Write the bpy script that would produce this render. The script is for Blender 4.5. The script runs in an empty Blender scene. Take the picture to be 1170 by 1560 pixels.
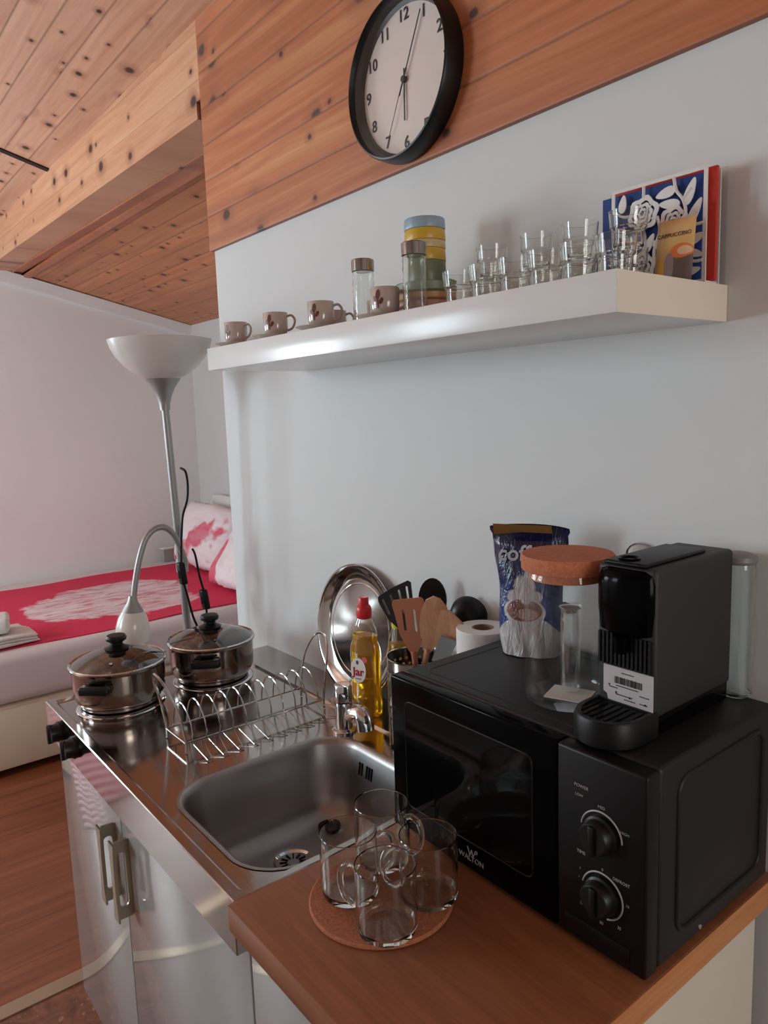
import bpy, bmesh, math, random
from mathutils import Vector, Matrix, Euler
PI = math.pi
random.seed(7)
C = bpy.context.scene.collection
SC = bpy.context.scene

# ---------------------------------------------------------------- helpers
def lin(c):
    out = []
    for v in c:
        v = v / 255.0
        out.append(v / 12.92 if v <= 0.04045 else ((v + 0.055) / 1.055) ** 2.4)
    return tuple(out) + (1.0,)

def nm(name):
    m = bpy.data.materials.new(name); m.use_nodes = True
    nt = m.node_tree
    return m, nt, nt.nodes['Principled BSDF']

def N(nt, t, **kw):
    n = nt.nodes.new(t)
    for k, v in kw.items():
        if k.startswith('i_'):
            n.inputs[k[2:].replace('_', ' ')].default_value = v
        else:
            setattr(n, k, v)
    return n

def mth(nt, op, a, b=None, c=None, clamp=False):
    n = nt.nodes.new('ShaderNodeMath'); n.operation = op; n.use_clamp = clamp
    for i, v in enumerate((a, b, c)):
        if v is None: continue
        if isinstance(v, (int, float)): n.inputs[i].default_value = v
        else: nt.links.new(v, n.inputs[i])
    return n.outputs[0]

def ramp(nt, fac, stops):
    r = nt.nodes.new('ShaderNodeValToRGB')
    els = r.color_ramp.elements
    while len(els) > 1: els.remove(els[-1])
    els[0].position = stops[0][0]; els[0].color = stops[0][1]
    for p, c in stops[1:]:
        e = els.new(p); e.color = c
    nt.links.new(fac, r.inputs[0])
    return r.outputs[0]

def mix(nt, fac, a, b, mode='MIX'):
    n = nt.nodes.new('ShaderNodeMix'); n.data_type = 'RGBA'; n.blend_type = mode
    if isinstance(fac, (int, float)): n.inputs[0].default_value = fac
    else: nt.links.new(fac, n.inputs[0])
    for i, v in ((6, a), (7, b)):
        if isinstance(v, tuple): n.inputs[i].default_value = v
        else: nt.links.new(v, n.inputs[i])
    return n.outputs[2]

def sep(nt, out):
    n = nt.nodes.new('ShaderNodeSeparateXYZ'); nt.links.new(out, n.inputs[0]); return n.outputs
def comb(nt, x, y, z):
    n = nt.nodes.new('ShaderNodeCombineXYZ')
    for i, v in enumerate((x, y, z)):
        if isinstance(v, (int, float)): n.inputs[i].default_value = v
        else: nt.links.new(v, n.inputs[i])
    return n.outputs[0]
def oco(nt):
    return nt.nodes.new('ShaderNodeTexCoord').outputs['Object']
def noise(nt, vec, scale, detail=3.0, rough=0.55, dist=0.0):
    n = N(nt, 'ShaderNodeTexNoise'); n.inputs['Scale'].default_value = scale
    n.inputs['Detail'].default_value = detail; n.inputs['Roughness'].default_value = rough
    n.inputs['Distortion'].default_value = dist
    nt.links.new(vec, n.inputs['Vector']); return n.outputs['Fac']
def bump(nt, b, h, strength, dist=0.002):
    n = N(nt, 'ShaderNodeBump'); n.inputs['Strength'].default_value = strength
    n.inputs['Distance'].default_value = dist
    nt.links.new(h, n.inputs['Height']); nt.links.new(n.outputs[0], b.inputs['Normal'])

def solid(name, col, rough=0.5, metal=0.0, var=0.04, vscale=12.0, bmp=0.0, bscale=200.0, spec=None, coat=0.0, trans=0.0, sss=0.0, anis=0.0):
    m, nt, b = nm(name)
    co = oco(nt)
    base = lin(col)
    if var > 0:
        n = noise(nt, co, vscale, 3)
        lo = tuple(v * (1 - var * 2) for v in base[:3]) + (1,)
        hi = tuple(min(1, v * (1 + var * 2)) for v in base[:3]) + (1,)
        c = mix(nt, n, lo, hi); nt.links.new(c, b.inputs['Base Color'])
    else:
        b.inputs['Base Color'].default_value = base
    b.inputs['Roughness'].default_value = rough; b.inputs['Metallic'].default_value = metal
    if spec is not None: b.inputs['Specular IOR Level'].default_value = spec
    if coat: b.inputs['Coat Weight'].default_value = coat; b.inputs['Coat Roughness'].default_value = 0.05
    if trans: b.inputs['Transmission Weight'].default_value = trans
    if anis: b.inputs['Anisotropic'].default_value = anis
    if bmp:
        bump(nt, b, noise(nt, co, bscale, 4), bmp, 0.001)
    return m

def thin_glass(name, tint=(0.96, 0.97, 0.96), k=1.0, edge=5.0, base=0.05):
    m = bpy.data.materials.new(name); m.use_nodes = True; nt = m.node_tree
    nt.nodes.clear()
    out = nt.nodes.new('ShaderNodeOutputMaterial')
    tr = nt.nodes.new('ShaderNodeBsdfTransparent'); tr.inputs[0].default_value = tint + (1,)
    gl = nt.nodes.new('ShaderNodeBsdfGlossy'); gl.inputs['Roughness'].default_value = 0.03
    gl.inputs['Color'].default_value = (0.95, 0.96, 0.95, 1)
    lw = nt.nodes.new('ShaderNodeLayerWeight'); lw.inputs['Blend'].default_value = 0.5
    f = mth(nt, 'POWER', lw.outputs['Facing'], edge)
    f = mth(nt, 'MULTIPLY_ADD', f, 0.95 * k, base, clamp=True)
    mx = nt.nodes.new('ShaderNodeMixShader')
    nt.links.new(f, mx.inputs[0]); nt.links.new(tr.outputs[0], mx.inputs[1]); nt.links.new(gl.outputs[0], mx.inputs[2])
    nt.links.new(mx.outputs[0], out.inputs['Surface'])
    return m

def real_glass(name, col=(.97, .98, .975), ior=1.45):
    m = bpy.data.materials.new(name); m.use_nodes = True; nt = m.node_tree; nt.nodes.clear()
    out = nt.nodes.new('ShaderNodeOutputMaterial'); g = nt.nodes.new('ShaderNodeBsdfGlass')
    g.inputs['Color'].default_value = col + (1,); g.inputs['Roughness'].default_value = 0.0; g.inputs['IOR'].default_value = ior
    nt.links.new(g.outputs[0], out.inputs['Surface']); return m

def pine(name, along, across, width, light=(196, 134, 104), mid=(172, 104, 72), dark=(136, 72, 46), knots=0.5, rough=0.45, groove=0.05, kscale=9.0, seed=0.0, gdark=0.55, shear=0.0):
    """tongue and groove boards: along/across are object axes 0..2"""
    m, nt, b = nm(name)
    xyz = sep(nt, oco(nt))
    a = xyz[along]; acr = mth(nt, 'MULTIPLY_ADD', a, shear, xyz[across]) if shear else xyz[across]; v = mth(nt, 'DIVIDE', acr, width)
    idx = mth(nt, 'FLOOR', v); fr = mth(nt, 'FRACT', v)
    wn = N(nt, 'ShaderNodeTexWhiteNoise', noise_dimensions='1D')
    nt.links.new(mth(nt, 'ADD', idx, 13.7 + seed), wn.inputs['W']); rnd = wn.outputs['Value']
    off = mth(nt, 'MULTIPLY', rnd, 37.0)
    gvec = comb(nt, mth(nt, 'ADD', mth(nt, 'MULTIPLY', a, 1.3), off), mth(nt, 'MULTIPLY', xyz[across], 26.0), idx)
    g = noise(nt, gvec, 1.0, 6, 0.6, 0.7)
    gf = comb(nt, mth(nt, 'ADD', mth(nt, 'MULTIPLY', a, 6.0), off), mth(nt, 'MULTIPLY', xyz[across], 160.0), idx)
    g2 = noise(nt, gf, 1.0, 3, 0.6, 0.2)
    col = ramp(nt, g, [(0.2, lin(dark)), (0.5, lin(mid)), (0.8, lin(light))])
    tone = ramp(nt, rnd, [(0.0, (0.86, 0.80, 0.76, 1)), (0.5, (1, 1, 1, 1)), (1.0, (1.12, 1.08, 1.06, 1))])
    col = mix(nt, 1.0, col, tone, 'MULTIPLY')
    col = mix(nt, 0.22, col, ramp(nt, g2, [(0.3, (0.72, 0.66, 0.62, 1)), (0.7, (1.1, 1.08, 1.06, 1))]), 'MULTIPLY')
    # knots
    kv = comb(nt, mth(nt, 'ADD', mth(nt, 'MULTIPLY', a, 0.75), off), mth(nt, 'MULTIPLY_ADD', fr, width, mth(nt, 'MULTIPLY', idx, 5.37)), 0.0)
    vo = N(nt, 'ShaderNodeTexVoronoi', voronoi_dimensions='2D'); vo.inputs['Scale'].default_value = kscale
    nt.links.new(kv, vo.inputs['Vector'])
    cs = sep(nt, vo.outputs['Color'])
    rad = mth(nt, 'MULTIPLY_ADD', mth(nt, 'POWER', cs[0], 2.0), 0.13, 0.045)
    gate = mth(nt, 'GREATER_THAN', cs[1], 1.0 - knots)
    wob = mth(nt, 'MULTIPLY', mth(nt, 'SUBTRACT', noise(nt, kv, 60, 2), 0.5), 0.06)
    d = mth(nt, 'ADD', vo.outputs['Distance'], wob)
    core = mth(nt, 'MULTIPLY', mth(nt, 'SUBTRACT', 1.0, mth(nt, 'DIVIDE', d, rad), clamp=True), 2.2, clamp=True)
    halo = mth(nt, 'SUBTRACT', 1.0, mth(nt, 'DIVIDE', d, mth(nt, 'MULTIPLY', rad, 2.6)), clamp=True)
    core = mth(nt, 'MULTIPLY', core, gate); halo = mth(nt, 'MULTIPLY', halo, gate)
    col = mix(nt, mth(nt, 'MULTIPLY', halo, 0.7), col, lin((128, 62, 36)))
    col = mix(nt, core, col, lin((62, 30, 20)))
    # groove between boards
    e = mth(nt, 'MINIMUM', fr, mth(nt, 'SUBTRACT', 1.0, fr))
    gm = mth(nt, 'SUBTRACT', 1.0, mth(nt, 'DIVIDE', e, groove), clamp=True)
    col = mix(nt, mth(nt, 'MULTIPLY', gm, gdark), col, lin((86, 44, 28)))
    nt.links.new(col, b.inputs['Base Color'])
    b.inputs['Roughness'].default_value = rough
    h = mth(nt, 'SUBTRACT', mth(nt, 'MULTIPLY', g2, 0.08), gm)
    bump(nt, b, h, 0.3, 0.002)
    return m

# -- mesh building blocks; every function adds to a bmesh
def smooth_angle(me, ang=35):
    bm = bmesh.new(); bm.from_mesh(me)
    for f in bm.faces: f.smooth = True
    for e in bm.edges:
        if len(e.link_faces) == 2:
            e.smooth = e.calc_face_angle(0) < math.radians(ang)
        else: e.smooth = True
    bm.to_mesh(me); bm.free()

def obj(name, bm, mat, parent=None, ang=35, loc=None, rot=None):
    bmesh.ops.recalc_face_normals(bm, faces=bm.faces[:])
    me = bpy.data.meshes.new(name); bm.to_mesh(me); bm.free()
    smooth_angle(me, ang)
    o = bpy.data.objects.new(name, me); C.objects.link(o)
    for mm in (mat if isinstance(mat, (list, tuple)) else [mat]): me.materials.append(mm)
    if parent is not None: o.parent = parent
    if loc: o.location = loc
    if rot: o.rotation_euler = rot
    return o

def tag(o, label, cat, group=None):
    o['label'] = label; o['category'] = cat
    if group: o['group'] = group
    return o
def thing(name, label, cat, loc=(0, 0, 0), rz=0.0, group=None, rot=None):
    o = bpy.data.objects.new(name, None); C.objects.link(o); o.empty_display_size = 0.02
    o.location = loc; o.rotation_euler = rot if rot else (0, 0, rz)
    return tag(o, label, cat, group)
def struct(name, bm, mat, ang=35):
    o = obj(name, bm, mat, None, ang); o['kind'] = 'structure'; return o
def copy_tree(src, loc, label, rz=None, parent=None, group=None):
    def rec(o, par):
        c = o.copy(); C.objects.link(c)
        if par is not None: c.parent = par
        for ch in list(o.children): rec(ch, c)
        return c
    r = rec(src, None); r.location = loc; r['label'] = label
    if rz is not None: r.rotation_euler = (0, 0, rz)
    if group: r['group'] = group
    return r

def box(bm, x0, x1, y0, y1, z0, z1, bev=0.0, seg=2, M=None):
    r = bmesh.ops.create_cube(bm, size=1.0)
    vs = r['verts']
    for v in vs:
        v.co = Vector(((x0 + x1) / 2 + v.co.x * (x1 - x0), (y0 + y1) / 2 + v.co.y * (y1 - y0), (z0 + z1) / 2 + v.co.z * (z1 - z0)))
    if bev > 0:
        es = list({e for v in vs for e in v.link_edges})
        rr = bmesh.ops.bevel(bm, geom=es, offset=bev, segments=seg, affect='EDGES', profile=0.5)
        vs = list({v for f in rr['faces'] for v in f.verts} | {v for v in vs if v.is_valid})
    if M is not None:
        bmesh.ops.transform(bm, matrix=M, verts=vs)
    return vs
def bx(*a, **k):
    bm = bmesh.new(); box(bm, *a, **k); return bm

def lathe(bm, prof, seg=48, c=(0, 0, 0), closed=False, M=None, a0=0.0, a1=2 * PI, sup=.04):
    """prof: list of (r, z)"""
    full = abs(a1 - a0 - 2 * PI) < 1e-6
    pts = list(prof) + ([prof[0]] if closed else [])
    P2 = [pts[0]]
    for p, q in zip(pts[:-1], pts[1:]):
        L = math.hypot(q[0] - p[0], q[1] - p[1])
        if L > sup and p[0] > 1e-7 and q[0] > 1e-7:
            e_ = min(.0012, L * .2) / L
            P2 += [(p[0] + (q[0] - p[0]) * e_, p[1] + (q[1] - p[1]) * e_), (q[0] - (q[0] - p[0]) * e_, q[1] - (q[1] - p[1]) * e_)]
        P2.append(q)
    prof = P2[:-1] if closed else P2
    n = seg if full else seg + 1
    rings = []
    allv = []
    for r, z in prof:
        if r < 1e-7:
            v = bm.verts.new((c[0], c[1], c[2] + z)); rings.append([v]); allv.append(v)
        else:
            ring = []
            for i in range(n):
                t = a0 + (a1 - a0) * i / seg
                v = bm.verts.new((c[0] + r * math.cos(t), c[1] + r * math.sin(t), c[2] + z)); ring.append(v); allv.append(v)
            rings.append(ring)
    pairs = list(zip(rings[:-1], rings[1:]))
    if closed: pairs.append((rings[-1], rings[0]))
    for A, B in pairs:
        for i in range(seg):
            j = (i + 1) % n if full else i + 1
            a = A[0] if len(A) == 1 else A[i]; b_ = A[0] if len(A) == 1 else A[j]
            c_ = B[0] if len(B) == 1 else B[j]; d = B[0] if len(B) == 1 else B[i]
            q = []
            for v in (a, b_, c_, d):
                if v not in q: q.append(v)
            if len(q) >= 3:
                try: bm.faces.new(q)
                except ValueError: pass
    if M is not None: bmesh.ops.transform(bm, matrix=M, verts=allv)
    return allv
def lt(*a, **k):
    bm = bmesh.new(); lathe(bm, *a, **k); return bm

def spline(pts, n=6, closed=False):
    """catmull-rom through the points"""
    P = [Vector(p) for p in pts]; out = []
    m = len(P)
    rng = range(m if closed else m - 1)
    for i in rng:
        if closed: p0, p1, p2, p3 = P[(i - 1) % m], P[i], P[(i + 1) % m], P[(i + 2) % m]
        else: p0, p1, p2, p3 = P[max(i - 1, 0)], P[i], P[i + 1], P[min(i + 2, m - 1)]
        for k in range(n):
            t = k / n
            out.append(0.5 * ((2 * p1) + (-p0 + p2) * t + (2 * p0 - 5 * p1 + 4 * p2 - p3) * t * t + (-p0 + 3 * p1 - 3 * p2 + p3) * t ** 3))
    if not closed: out.append(P[-1])
    return out

def tube(bm, pts, r, seg=8, closed=False, rfun=None, flat=1.0):
    P = [Vector(p) for p in pts]; m = len(P)
    rings = []
    prevn = None
    for i, p in enumerate(P):
        if closed: t = (P[(i + 1) % m] - P[(i - 1) % m])
        else: t = P[min(i + 1, m - 1)] - P[max(i - 1, 0)]
        if t.length < 1e-9: t = Vector((0, 0, 1))
        t.normalize()
        if prevn is None:
            up = Vector((0, 0, 1)) if abs(t.z) < 0.9 else Vector((1, 0, 0))
            n = t.cross(up).normalized()
        else:
            n = (prevn - t * prevn.dot(t))
            n = n.normalized() if n.length > 1e-6 else prevn
        prevn = n; b = t.cross(n)
        rr = rfun(i / max(1, m - 1)) if rfun else r
        rings.append([bm.verts.new(p + n * (rr * math.cos(2 * PI * k / seg)) + b * (rr * flat * math.sin(2 * PI * k / seg))) for k in range(seg)])
    for i in range(m if closed else m - 1):
        A, B = rings[i], rings[(i + 1) % m]
        for k in range(seg):
            bm.faces.new((A[k], A[(k + 1) % seg], B[(k + 1) % seg], B[k]))
    if not closed:
        bm.faces.new(list(reversed(rings[0]))); bm.faces.new(rings[-1])
    return bm
def tb(*a, **k):
    bm = bmesh.new(); tube(bm, *a, **k); return bm

def prism(bm, outline, d, M=None):
    """outline: list of (x, z) extruded from y=0 to y=d"""
    A = [bm.verts.new((p[0], 0, p[1])) for p in outline]; B = [bm.verts.new((p[0], d, p[1])) for p in outline]
    n = len(A)
    bm.faces.new(A); bm.faces.new(list(reversed(B)))
    for i in range(n): bm.faces.new((A[i], B[i], B[(i + 1) % n], A[(i + 1) % n]))
    bmesh.ops.recalc_face_normals(bm, faces=list({f for v in A + B for f in v.link_faces}))
    if M is not None: bmesh.ops.transform(bm, matrix=M, verts=A + B)
    return A + B
def rrect(x0, x1, y0, y1, r, n=8):
    out = []
    for cx, cy, a in ((x1 - r, y1 - r, 0), (x0 + r, y1 - r, 90), (x0 + r, y0 + r, 180), (x1 - r, y0 + r, 270)):
        for i in range(n + 1):
            t = math.radians(a + 90 * i / n); out.append((cx + r * math.cos(t), cy + r * math.sin(t)))
    return out
def bridge(bm, A, B):
    n = len(A)
    for i in range(n): bm.faces.new((A[i], A[(i + 1) % n], B[(i + 1) % n], B[i]))

def text_bm(s, size, M, extrude=0.0003, align='CENTER', bold=0.0, shear=0.0):
    cu = bpy.data.curves.new('t', 'FONT'); cu.body = s; cu.size = size; cu.align_x = align; cu.align_y = 'CENTER'
    cu.extrude = extrude; cu.offset = bold; cu.shear = shear; cu.resolution_u = 3
    ob = bpy.data.objects.new('t', cu); C.objects.link(ob)
    bpy.context.view_layer.update()
    me = bpy.data.meshes.new_from_object(ob.evaluated_get(bpy.context.evaluated_depsgraph_get()))
    bm = bmesh.new(); bm.from_mesh(me); bm.transform(M)
    bpy.data.objects.remove(ob); bpy.data.curves.remove(cu); bpy.data.meshes.remove(me)
    return bm
def join_bm(a, b):
    me = bpy.data.meshes.new('j'); b.to_mesh(me); b.free(); a.from_mesh(me); bpy.data.meshes.remove(me)
FRONT = Matrix.Rotation(PI / 2, 4, 'X')      # text in xz plane, readable looking towards +y
T = Matrix.Translation

# ---------------------------------------------------------------- materials
def wall_mat(name, col):
    m, nt, b = nm(name); co = oco(nt)
    n = noise(nt, co, 1.7, 4); base = lin(col)
    c = mix(nt, n, tuple(v * .96 for v in base[:3]) + (1,), tuple(min(1, v * 1.03) for v in base[:3]) + (1,))
    nt.links.new(c, b.inputs['Base Color']); b.inputs['Roughness'].default_value = 0.75
    bump(nt, b, noise(nt, co, 90, 5, .65), 0.12, 0.002)
    return m
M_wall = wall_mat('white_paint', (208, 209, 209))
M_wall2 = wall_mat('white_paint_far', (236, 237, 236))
M_trimw = solid('white_trim', (228, 228, 226), 0.5, var=.01)
M_ceil = pine('pine_ceiling', 0, 1, 0.095, light=(228, 190, 164), mid=(214, 166, 138), dark=(186, 128, 98), kscale=8, knots=.85, rough=.4)
M_panel = pine('pine_wall', 0, 2, 0.098, light=(210, 152, 106), mid=(186, 112, 70), dark=(148, 80, 46), kscale=7, knots=.62, seed=4)
M_alc = pine('pine_alcove', 0, 1, 0.095, light=(212, 150, 104), mid=(194, 126, 80), dark=(166, 100, 62), kscale=9, knots=.5, seed=9)
M_beam = pine('pine_beam', 0, 2, 0.125, light=(226, 184, 150), mid=(212, 158, 122), dark=(180, 122, 90), kscale=8, knots=.55, seed=2, groove=.02, gdark=.3, shear=.02337)
M_gapshade = solid('gap_shade', (40, 20, 14), 0.8)  # colour standing in for the shade inside gaps
M_floor = pine('laminate', 1, 0, 0.19, light=(150, 92, 62), mid=(128, 72, 46), dark=(100, 52, 32), kscale=2, knots=.0, groove=.012, rough=.35, gdark=.6)
M_white = solid('white_foil', (222, 222, 222), 0.22, var=.01)
M_cream = solid('cream_edge', (226, 216, 200), 0.45, var=.01)
M_gloss = solid('gloss_white', (158, 156, 154), 0.09, var=.01, coat=.6)
M_side = solid('cabinet_side', (214, 206, 194), 0.45, var=.01)
M_gap = solid('door_gap', (90, 86, 84), 0.6)
M_black = solid('black_plastic', (10, 10, 11), 0.4, var=0, spec=.25)
M_blackm = solid('black_matte', (34, 34, 35), 0.55, var=.02, bmp=.15, bscale=900)
M_blackt = solid('black_enamel', (22, 22, 23), 0.45, spec=.35, var=.02, bmp=.08, bscale=700)
M_blackg = solid('black_gloss', (4, 4, 5), 0.12, var=0, spec=.05)
M_blackrub = solid('black_bakelite', (12, 12, 13), 0.38, var=0, spec=.35)
M_chrome = solid('chrome', (215, 215, 218), 0.07, 1.0, var=0)
M_wire = solid('wire_chrome', (190, 188, 186), 0.16, 1.0, var=0)
M_pot = solid('pot_steel', (158, 150, 146), 0.14, 1.0, var=.02, vscale=3)
M_lampgrey = solid('lamp_silver', (150, 148, 148), 0.42, 0.55, var=.01)
M_lampwhite = solid('lamp_white', (212, 206, 202), 0.28, var=.01, coat=.3)
M_nickel = solid('satin_nickel', (168, 156, 138), 0.3, 0.85, var=.02)
M_glass = real_glass('clear_glass')
M_glassj = thin_glass('jar_glass', (0.975, .98, .978), .9, 4.5, .02)
M_glasst = real_glass('tumbler_glass')
M_lid = thin_glass('lid_glass', (0.50, .46, .43), .8, 3.0, .10)
M_paper = solid('paper', (222, 218, 214), 0.8, var=.02)
M_blue = solid('napkin_blue', (28, 62, 128), 0.7)
M_red = solid('napkin_red', (190, 48, 38), 0.7)
M_ink = solid('ink', (22, 22, 24), 0.6, var=0)

def steel_mat(name, col=(176, 168, 164), rough=.17, ax=0):
    m, nt, b = nm(name); xyz = sep(nt, oco(nt))
    v = comb(nt, mth(nt, 'MULTIPLY', xyz[0], 3.0 if ax == 0 else 260.0), mth(nt, 'MULTIPLY', xyz[1], 260.0 if ax == 0 else 3.0), xyz[2])
    n = noise(nt, v, 1.0, 3)
    sm = noise(nt, oco(nt), 9.0, 4, .6)
    nt.links.new(mix(nt, sm, tuple(x * .86 for x in lin(col)[:3]) + (1,), lin(col)), b.inputs['Base Color'])
    b.inputs['Metallic'].default_value = 1.0
    r = mth(nt, 'MULTIPLY_ADD', n, .08, rough - .04); r = mth(nt, 'MULTIPLY_ADD', sm, .08, r)
    nt.links.new(r, b.inputs['Roughness'])
    bump(nt, b, n, 0.05, 0.0006)
    return m
M_steel = steel_mat('worktop_steel', (186, 180, 176), .085)
M_basin = steel_mat('basin_steel', (168, 164, 163), .33)
M_tray = steel_mat('tray_steel', (196, 192, 190), .05)

def wood_mat(name, light, dark, ax=0, rough=.35, sc=1.0):
    m, nt, b = nm(name); xyz = sep(nt, oco(nt))
    k = [mth(nt, 'MULTIPLY', xyz[i], (3.0 if i == ax else 42.0) * sc) for i in range(3)]
    v = comb(nt, *k)
    n = noise(nt, v, 1.0, 6, .62, .8)
    k2 = comb(nt, *[mth(nt, 'MULTIPLY', xyz[i], (14.0 if i == ax else 220.0) * sc) for i in range(3)])
    n2 = noise(nt, k2, 1.0, 3, .6)
    c = ramp(nt, n, [(.3, lin(dark)), (.7, lin(light))])
    c = mix(nt, .35, c, ramp(nt, n2, [(.35, (.72, .68, .66, 1)), (.65, (1.08, 1.06, 1.04, 1))]), 'MULTIPLY')
    nt.links.new(c, b.inputs['Base Color']); b.inputs['Roughness'].default_value = rough
    bump(nt, b, n2, .08, .001)
    return m
M_worktop = wood_mat('beech_worktop', (146, 92, 62), (124, 74, 48), 0, .34)
M_woodedge = wood_mat('worktop_edge', (206, 142, 88), (184, 118, 66), 1, .4)
M_spoon = wood_mat('spoon_wood', (206, 158, 124), (186, 134, 100), 2, .6, 1.2)
M_turner = solid('brown_nylon', (170, 108, 82), .45, var=.03)

def cork_mat(name, a, b_):
    m, nt, b = nm(name); co = oco(nt)
    n = noise(nt, co, 260, 4, .7); n1 = noise(nt, co, 60, 3)
    c = ramp(nt, n, [(.3, lin(b_)), (.62, lin(a))]); c = mix(nt, n1, c, mix(nt, .5, c, lin(b_)))
    nt.links.new(c, b.inputs['Base Color']); b.inputs['Roughness'].default_value = .85
    bump(nt, b, n, .3, .001); return m
M_cork = cork_mat('cork', (186, 118, 84), (140, 78, 52))
M_corklid = cork_mat('cork_lid', (200, 124, 88), (164, 92, 62))

# ---------------------------------------------------------------- camera
F, YAW, PIT, ROL = 1128.127, 0.667689, 0.136473, -0.034652
fw = Vector((-math.cos(YAW) * math.cos(PIT), math.sin(YAW) * math.cos(PIT), -math.sin(PIT)))
rt = fw.cross(Vector((0, 0, 1))).normalized(); up = rt.cross(fw)
rt2 = rt * math.cos(ROL) + up * math.sin(ROL); up2 = -rt * math.sin(ROL) + up * math.cos(ROL)
cam = bpy.data.cameras.new('camera'); co = bpy.data.objects.new('camera', cam); C.objects.link(co)
Mc = Matrix((rt2, up2, -fw)).transposed().to_4x4(); Mc.translation = Vector((0.52759, -1.03538, 1.5789))
co.matrix_world = Mc
cam.sensor_fit = 'VERTICAL'; cam.sensor_height = 24.0; cam.lens = F / 1560 * 24.0
cam.clip_start = 0.02
SC.camera = co

# ---------------------------------------------------------------- room shell
XF, XR, YB, YK = -4.62, 2.5, -3.5, 1.29      # far wall, right wall, window wall, knee wall
struct('floor', bx(XF - .1, -1.58, YB - .1, YK + .1, -.1, 0), M_floor)
def tile_mat():
    m, nt, b = nm('vinyl_floor'); co_ = oco(nt)
    n = noise(nt, co_, 14, 5, .6, 1.0); n2 = noise(nt, co_, 50, 3)
    c = ramp(nt, n, [(.35, lin((92, 52, 36))), (.6, lin((128, 80, 58)))])
    c = mix(nt, mth(nt, 'GREATER_THAN', n2, .66), c, lin((150, 108, 86)))
    nt.links.new(c, b.inputs['Base Color']); b.inputs['Roughness'].default_value = .4; return m
struct('floor', bx(-1.53, XR + .1, YB - .1, .1, -.1, 0), tile_mat())
struct('trim_1', bx(-1.58, -1.53, YB - .1, 0, -.1, .004), solid('floor_strip', (168, 146, 124), .35, .6))
# kitchen wall (right of the picture), flat slab that ends at x = -1.55
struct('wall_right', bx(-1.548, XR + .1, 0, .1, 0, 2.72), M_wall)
WY0, WY1 = -3.1, -1.9
bm = bmesh.new()
box(bm, XF - .1, XF, YB - .1, WY0, 0, 3.4); box(bm, XF - .1, XF, WY1, YK + .1, 0, 3.4)
box(bm, XF - .1, XF, WY0, WY1, 0, 1.0); box(bm, XF - .1, XF, WY0, WY1, 2.1, 3.4)
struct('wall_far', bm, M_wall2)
bm = bmesh.new()
for a in ((WY0, WY0 + .06, 1.0, 2.1), (WY1 - .06, WY1, 1.0, 2.1), (WY0 + .06, WY1 - .06, 1.0, 1.06), (WY0 + .06, WY1 - .06, 2.04, 2.1)):
    box(bm, XF - .07, XF - .01, a[0], a[1], a[2], a[3])
struct('window_2', bm, M_trimw)
struct('wall_alcove', bx(XF, -.9, YK, YK + .1, 0, 2.6), M_wall)
struct('wall_alcove_side', bx(-1.0, -.9, .1, YK, 0, 2.6), M_wall)
bm = bmesh.new()
box(bm, XR, XR + .1, YB - .1, -1.3, 0, 3.4); box(bm, XR, XR + .1, -.3, .1, 0, 3.4)
box(bm, XR, XR + .1, -1.3, -.3, 0, 1.1); box(bm, XR, XR + .1, -1.3, -.3, 2.1, 3.4)
struct('wall_behind', bm, M_wall2)
bm = bmesh.new()
for a in ((-1.3, -1.24, 1.1, 2.1), (-.36, -.3, 1.1, 2.1), (-1.24, -.36, 1.1, 1.16), (-1.24, -.36, 2.04, 2.1)): box(bm, XR + .01, XR + .07, a[0], a[1], a[2], a[3])
struct('fill_window', bm, M_trimw)  # unseen window, added to hold the warm fill light
# window wall with an opening
WX0, WX1, WZ0, WZ1 = -3.5, -2.4, 1.15, 2.5
bm = bmesh.new()
box(bm, XF - .1, WX0, YB - .1, YB, 0, 3.0); box(bm, WX1, XR + .1, YB - .1, YB, 0, 3.0)
box(bm, WX0, WX1, YB - .1, YB, 0, WZ0); box(bm, WX0, WX1, YB - .1, YB, WZ1, 3.0)
struct('wall_left', bm, M_wall2)
bm = bmesh.new()
for a in ((WX0, WX0 + .06, WZ0, WZ1), (WX1 - .06, WX1, WZ0, WZ1), (WX0 + .06, WX1 - .06, WZ0, WZ0 + .06), (WX0 + .06, WX1 - .06, WZ1 - .06, WZ1), (-2.98, -2.92, WZ0 + .06, WZ1 - .06)):
    box(bm, a[0], a[1], YB - .07, YB - .01, a[2], a[3])
struct('window_1', bm, M_trimw)
# raked wooden ceiling over the room, a purlin casing, and the lower raked ceiling over the bed
def plane_prism(y0, z0, y1, z1, x0, x1, t=.05):
    bm = bmesh.new()
    vs = [bm.verts.new(p) for p in ((x0, y0, z0), (x1, y0, z0), (x1, y1, z1), (x0, y1, z1), (x0, y0, z0 + t), (x1, y0, z0 + t), (x1, y1, z1 + t), (x0, y1, z1 + t))]
    for q in ((0, 1, 2, 3), (7, 6, 5, 4), (0, 4, 5, 1), (1, 5, 6, 2), (2, 6, 7, 3), (3, 7, 4, 0)): bm.faces.new([vs[i] for i in q])
    bmesh.ops.recalc_face_normals(bm, faces=bm.faces[:]); return bm
struct('ceiling', plane_prism(.02, 2.684, -1.8, 3.18, XF - .1, XR + .1), M_ceil)
struct('ceiling', plane_prism(-1.8, 3.18, YB - .1, 2.70, XF - .1, XR + .1), M_ceil)
struct('ceiling', plane_prism(.20, 2.49, YK + .1, 2.205, XF - .1, -.9), M_alc)
# boarding on the upper kitchen wall
struct('trim_2', bx(-1.556, XR, -.012, 0, 2.0595, 2.72), M_panel)
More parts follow.
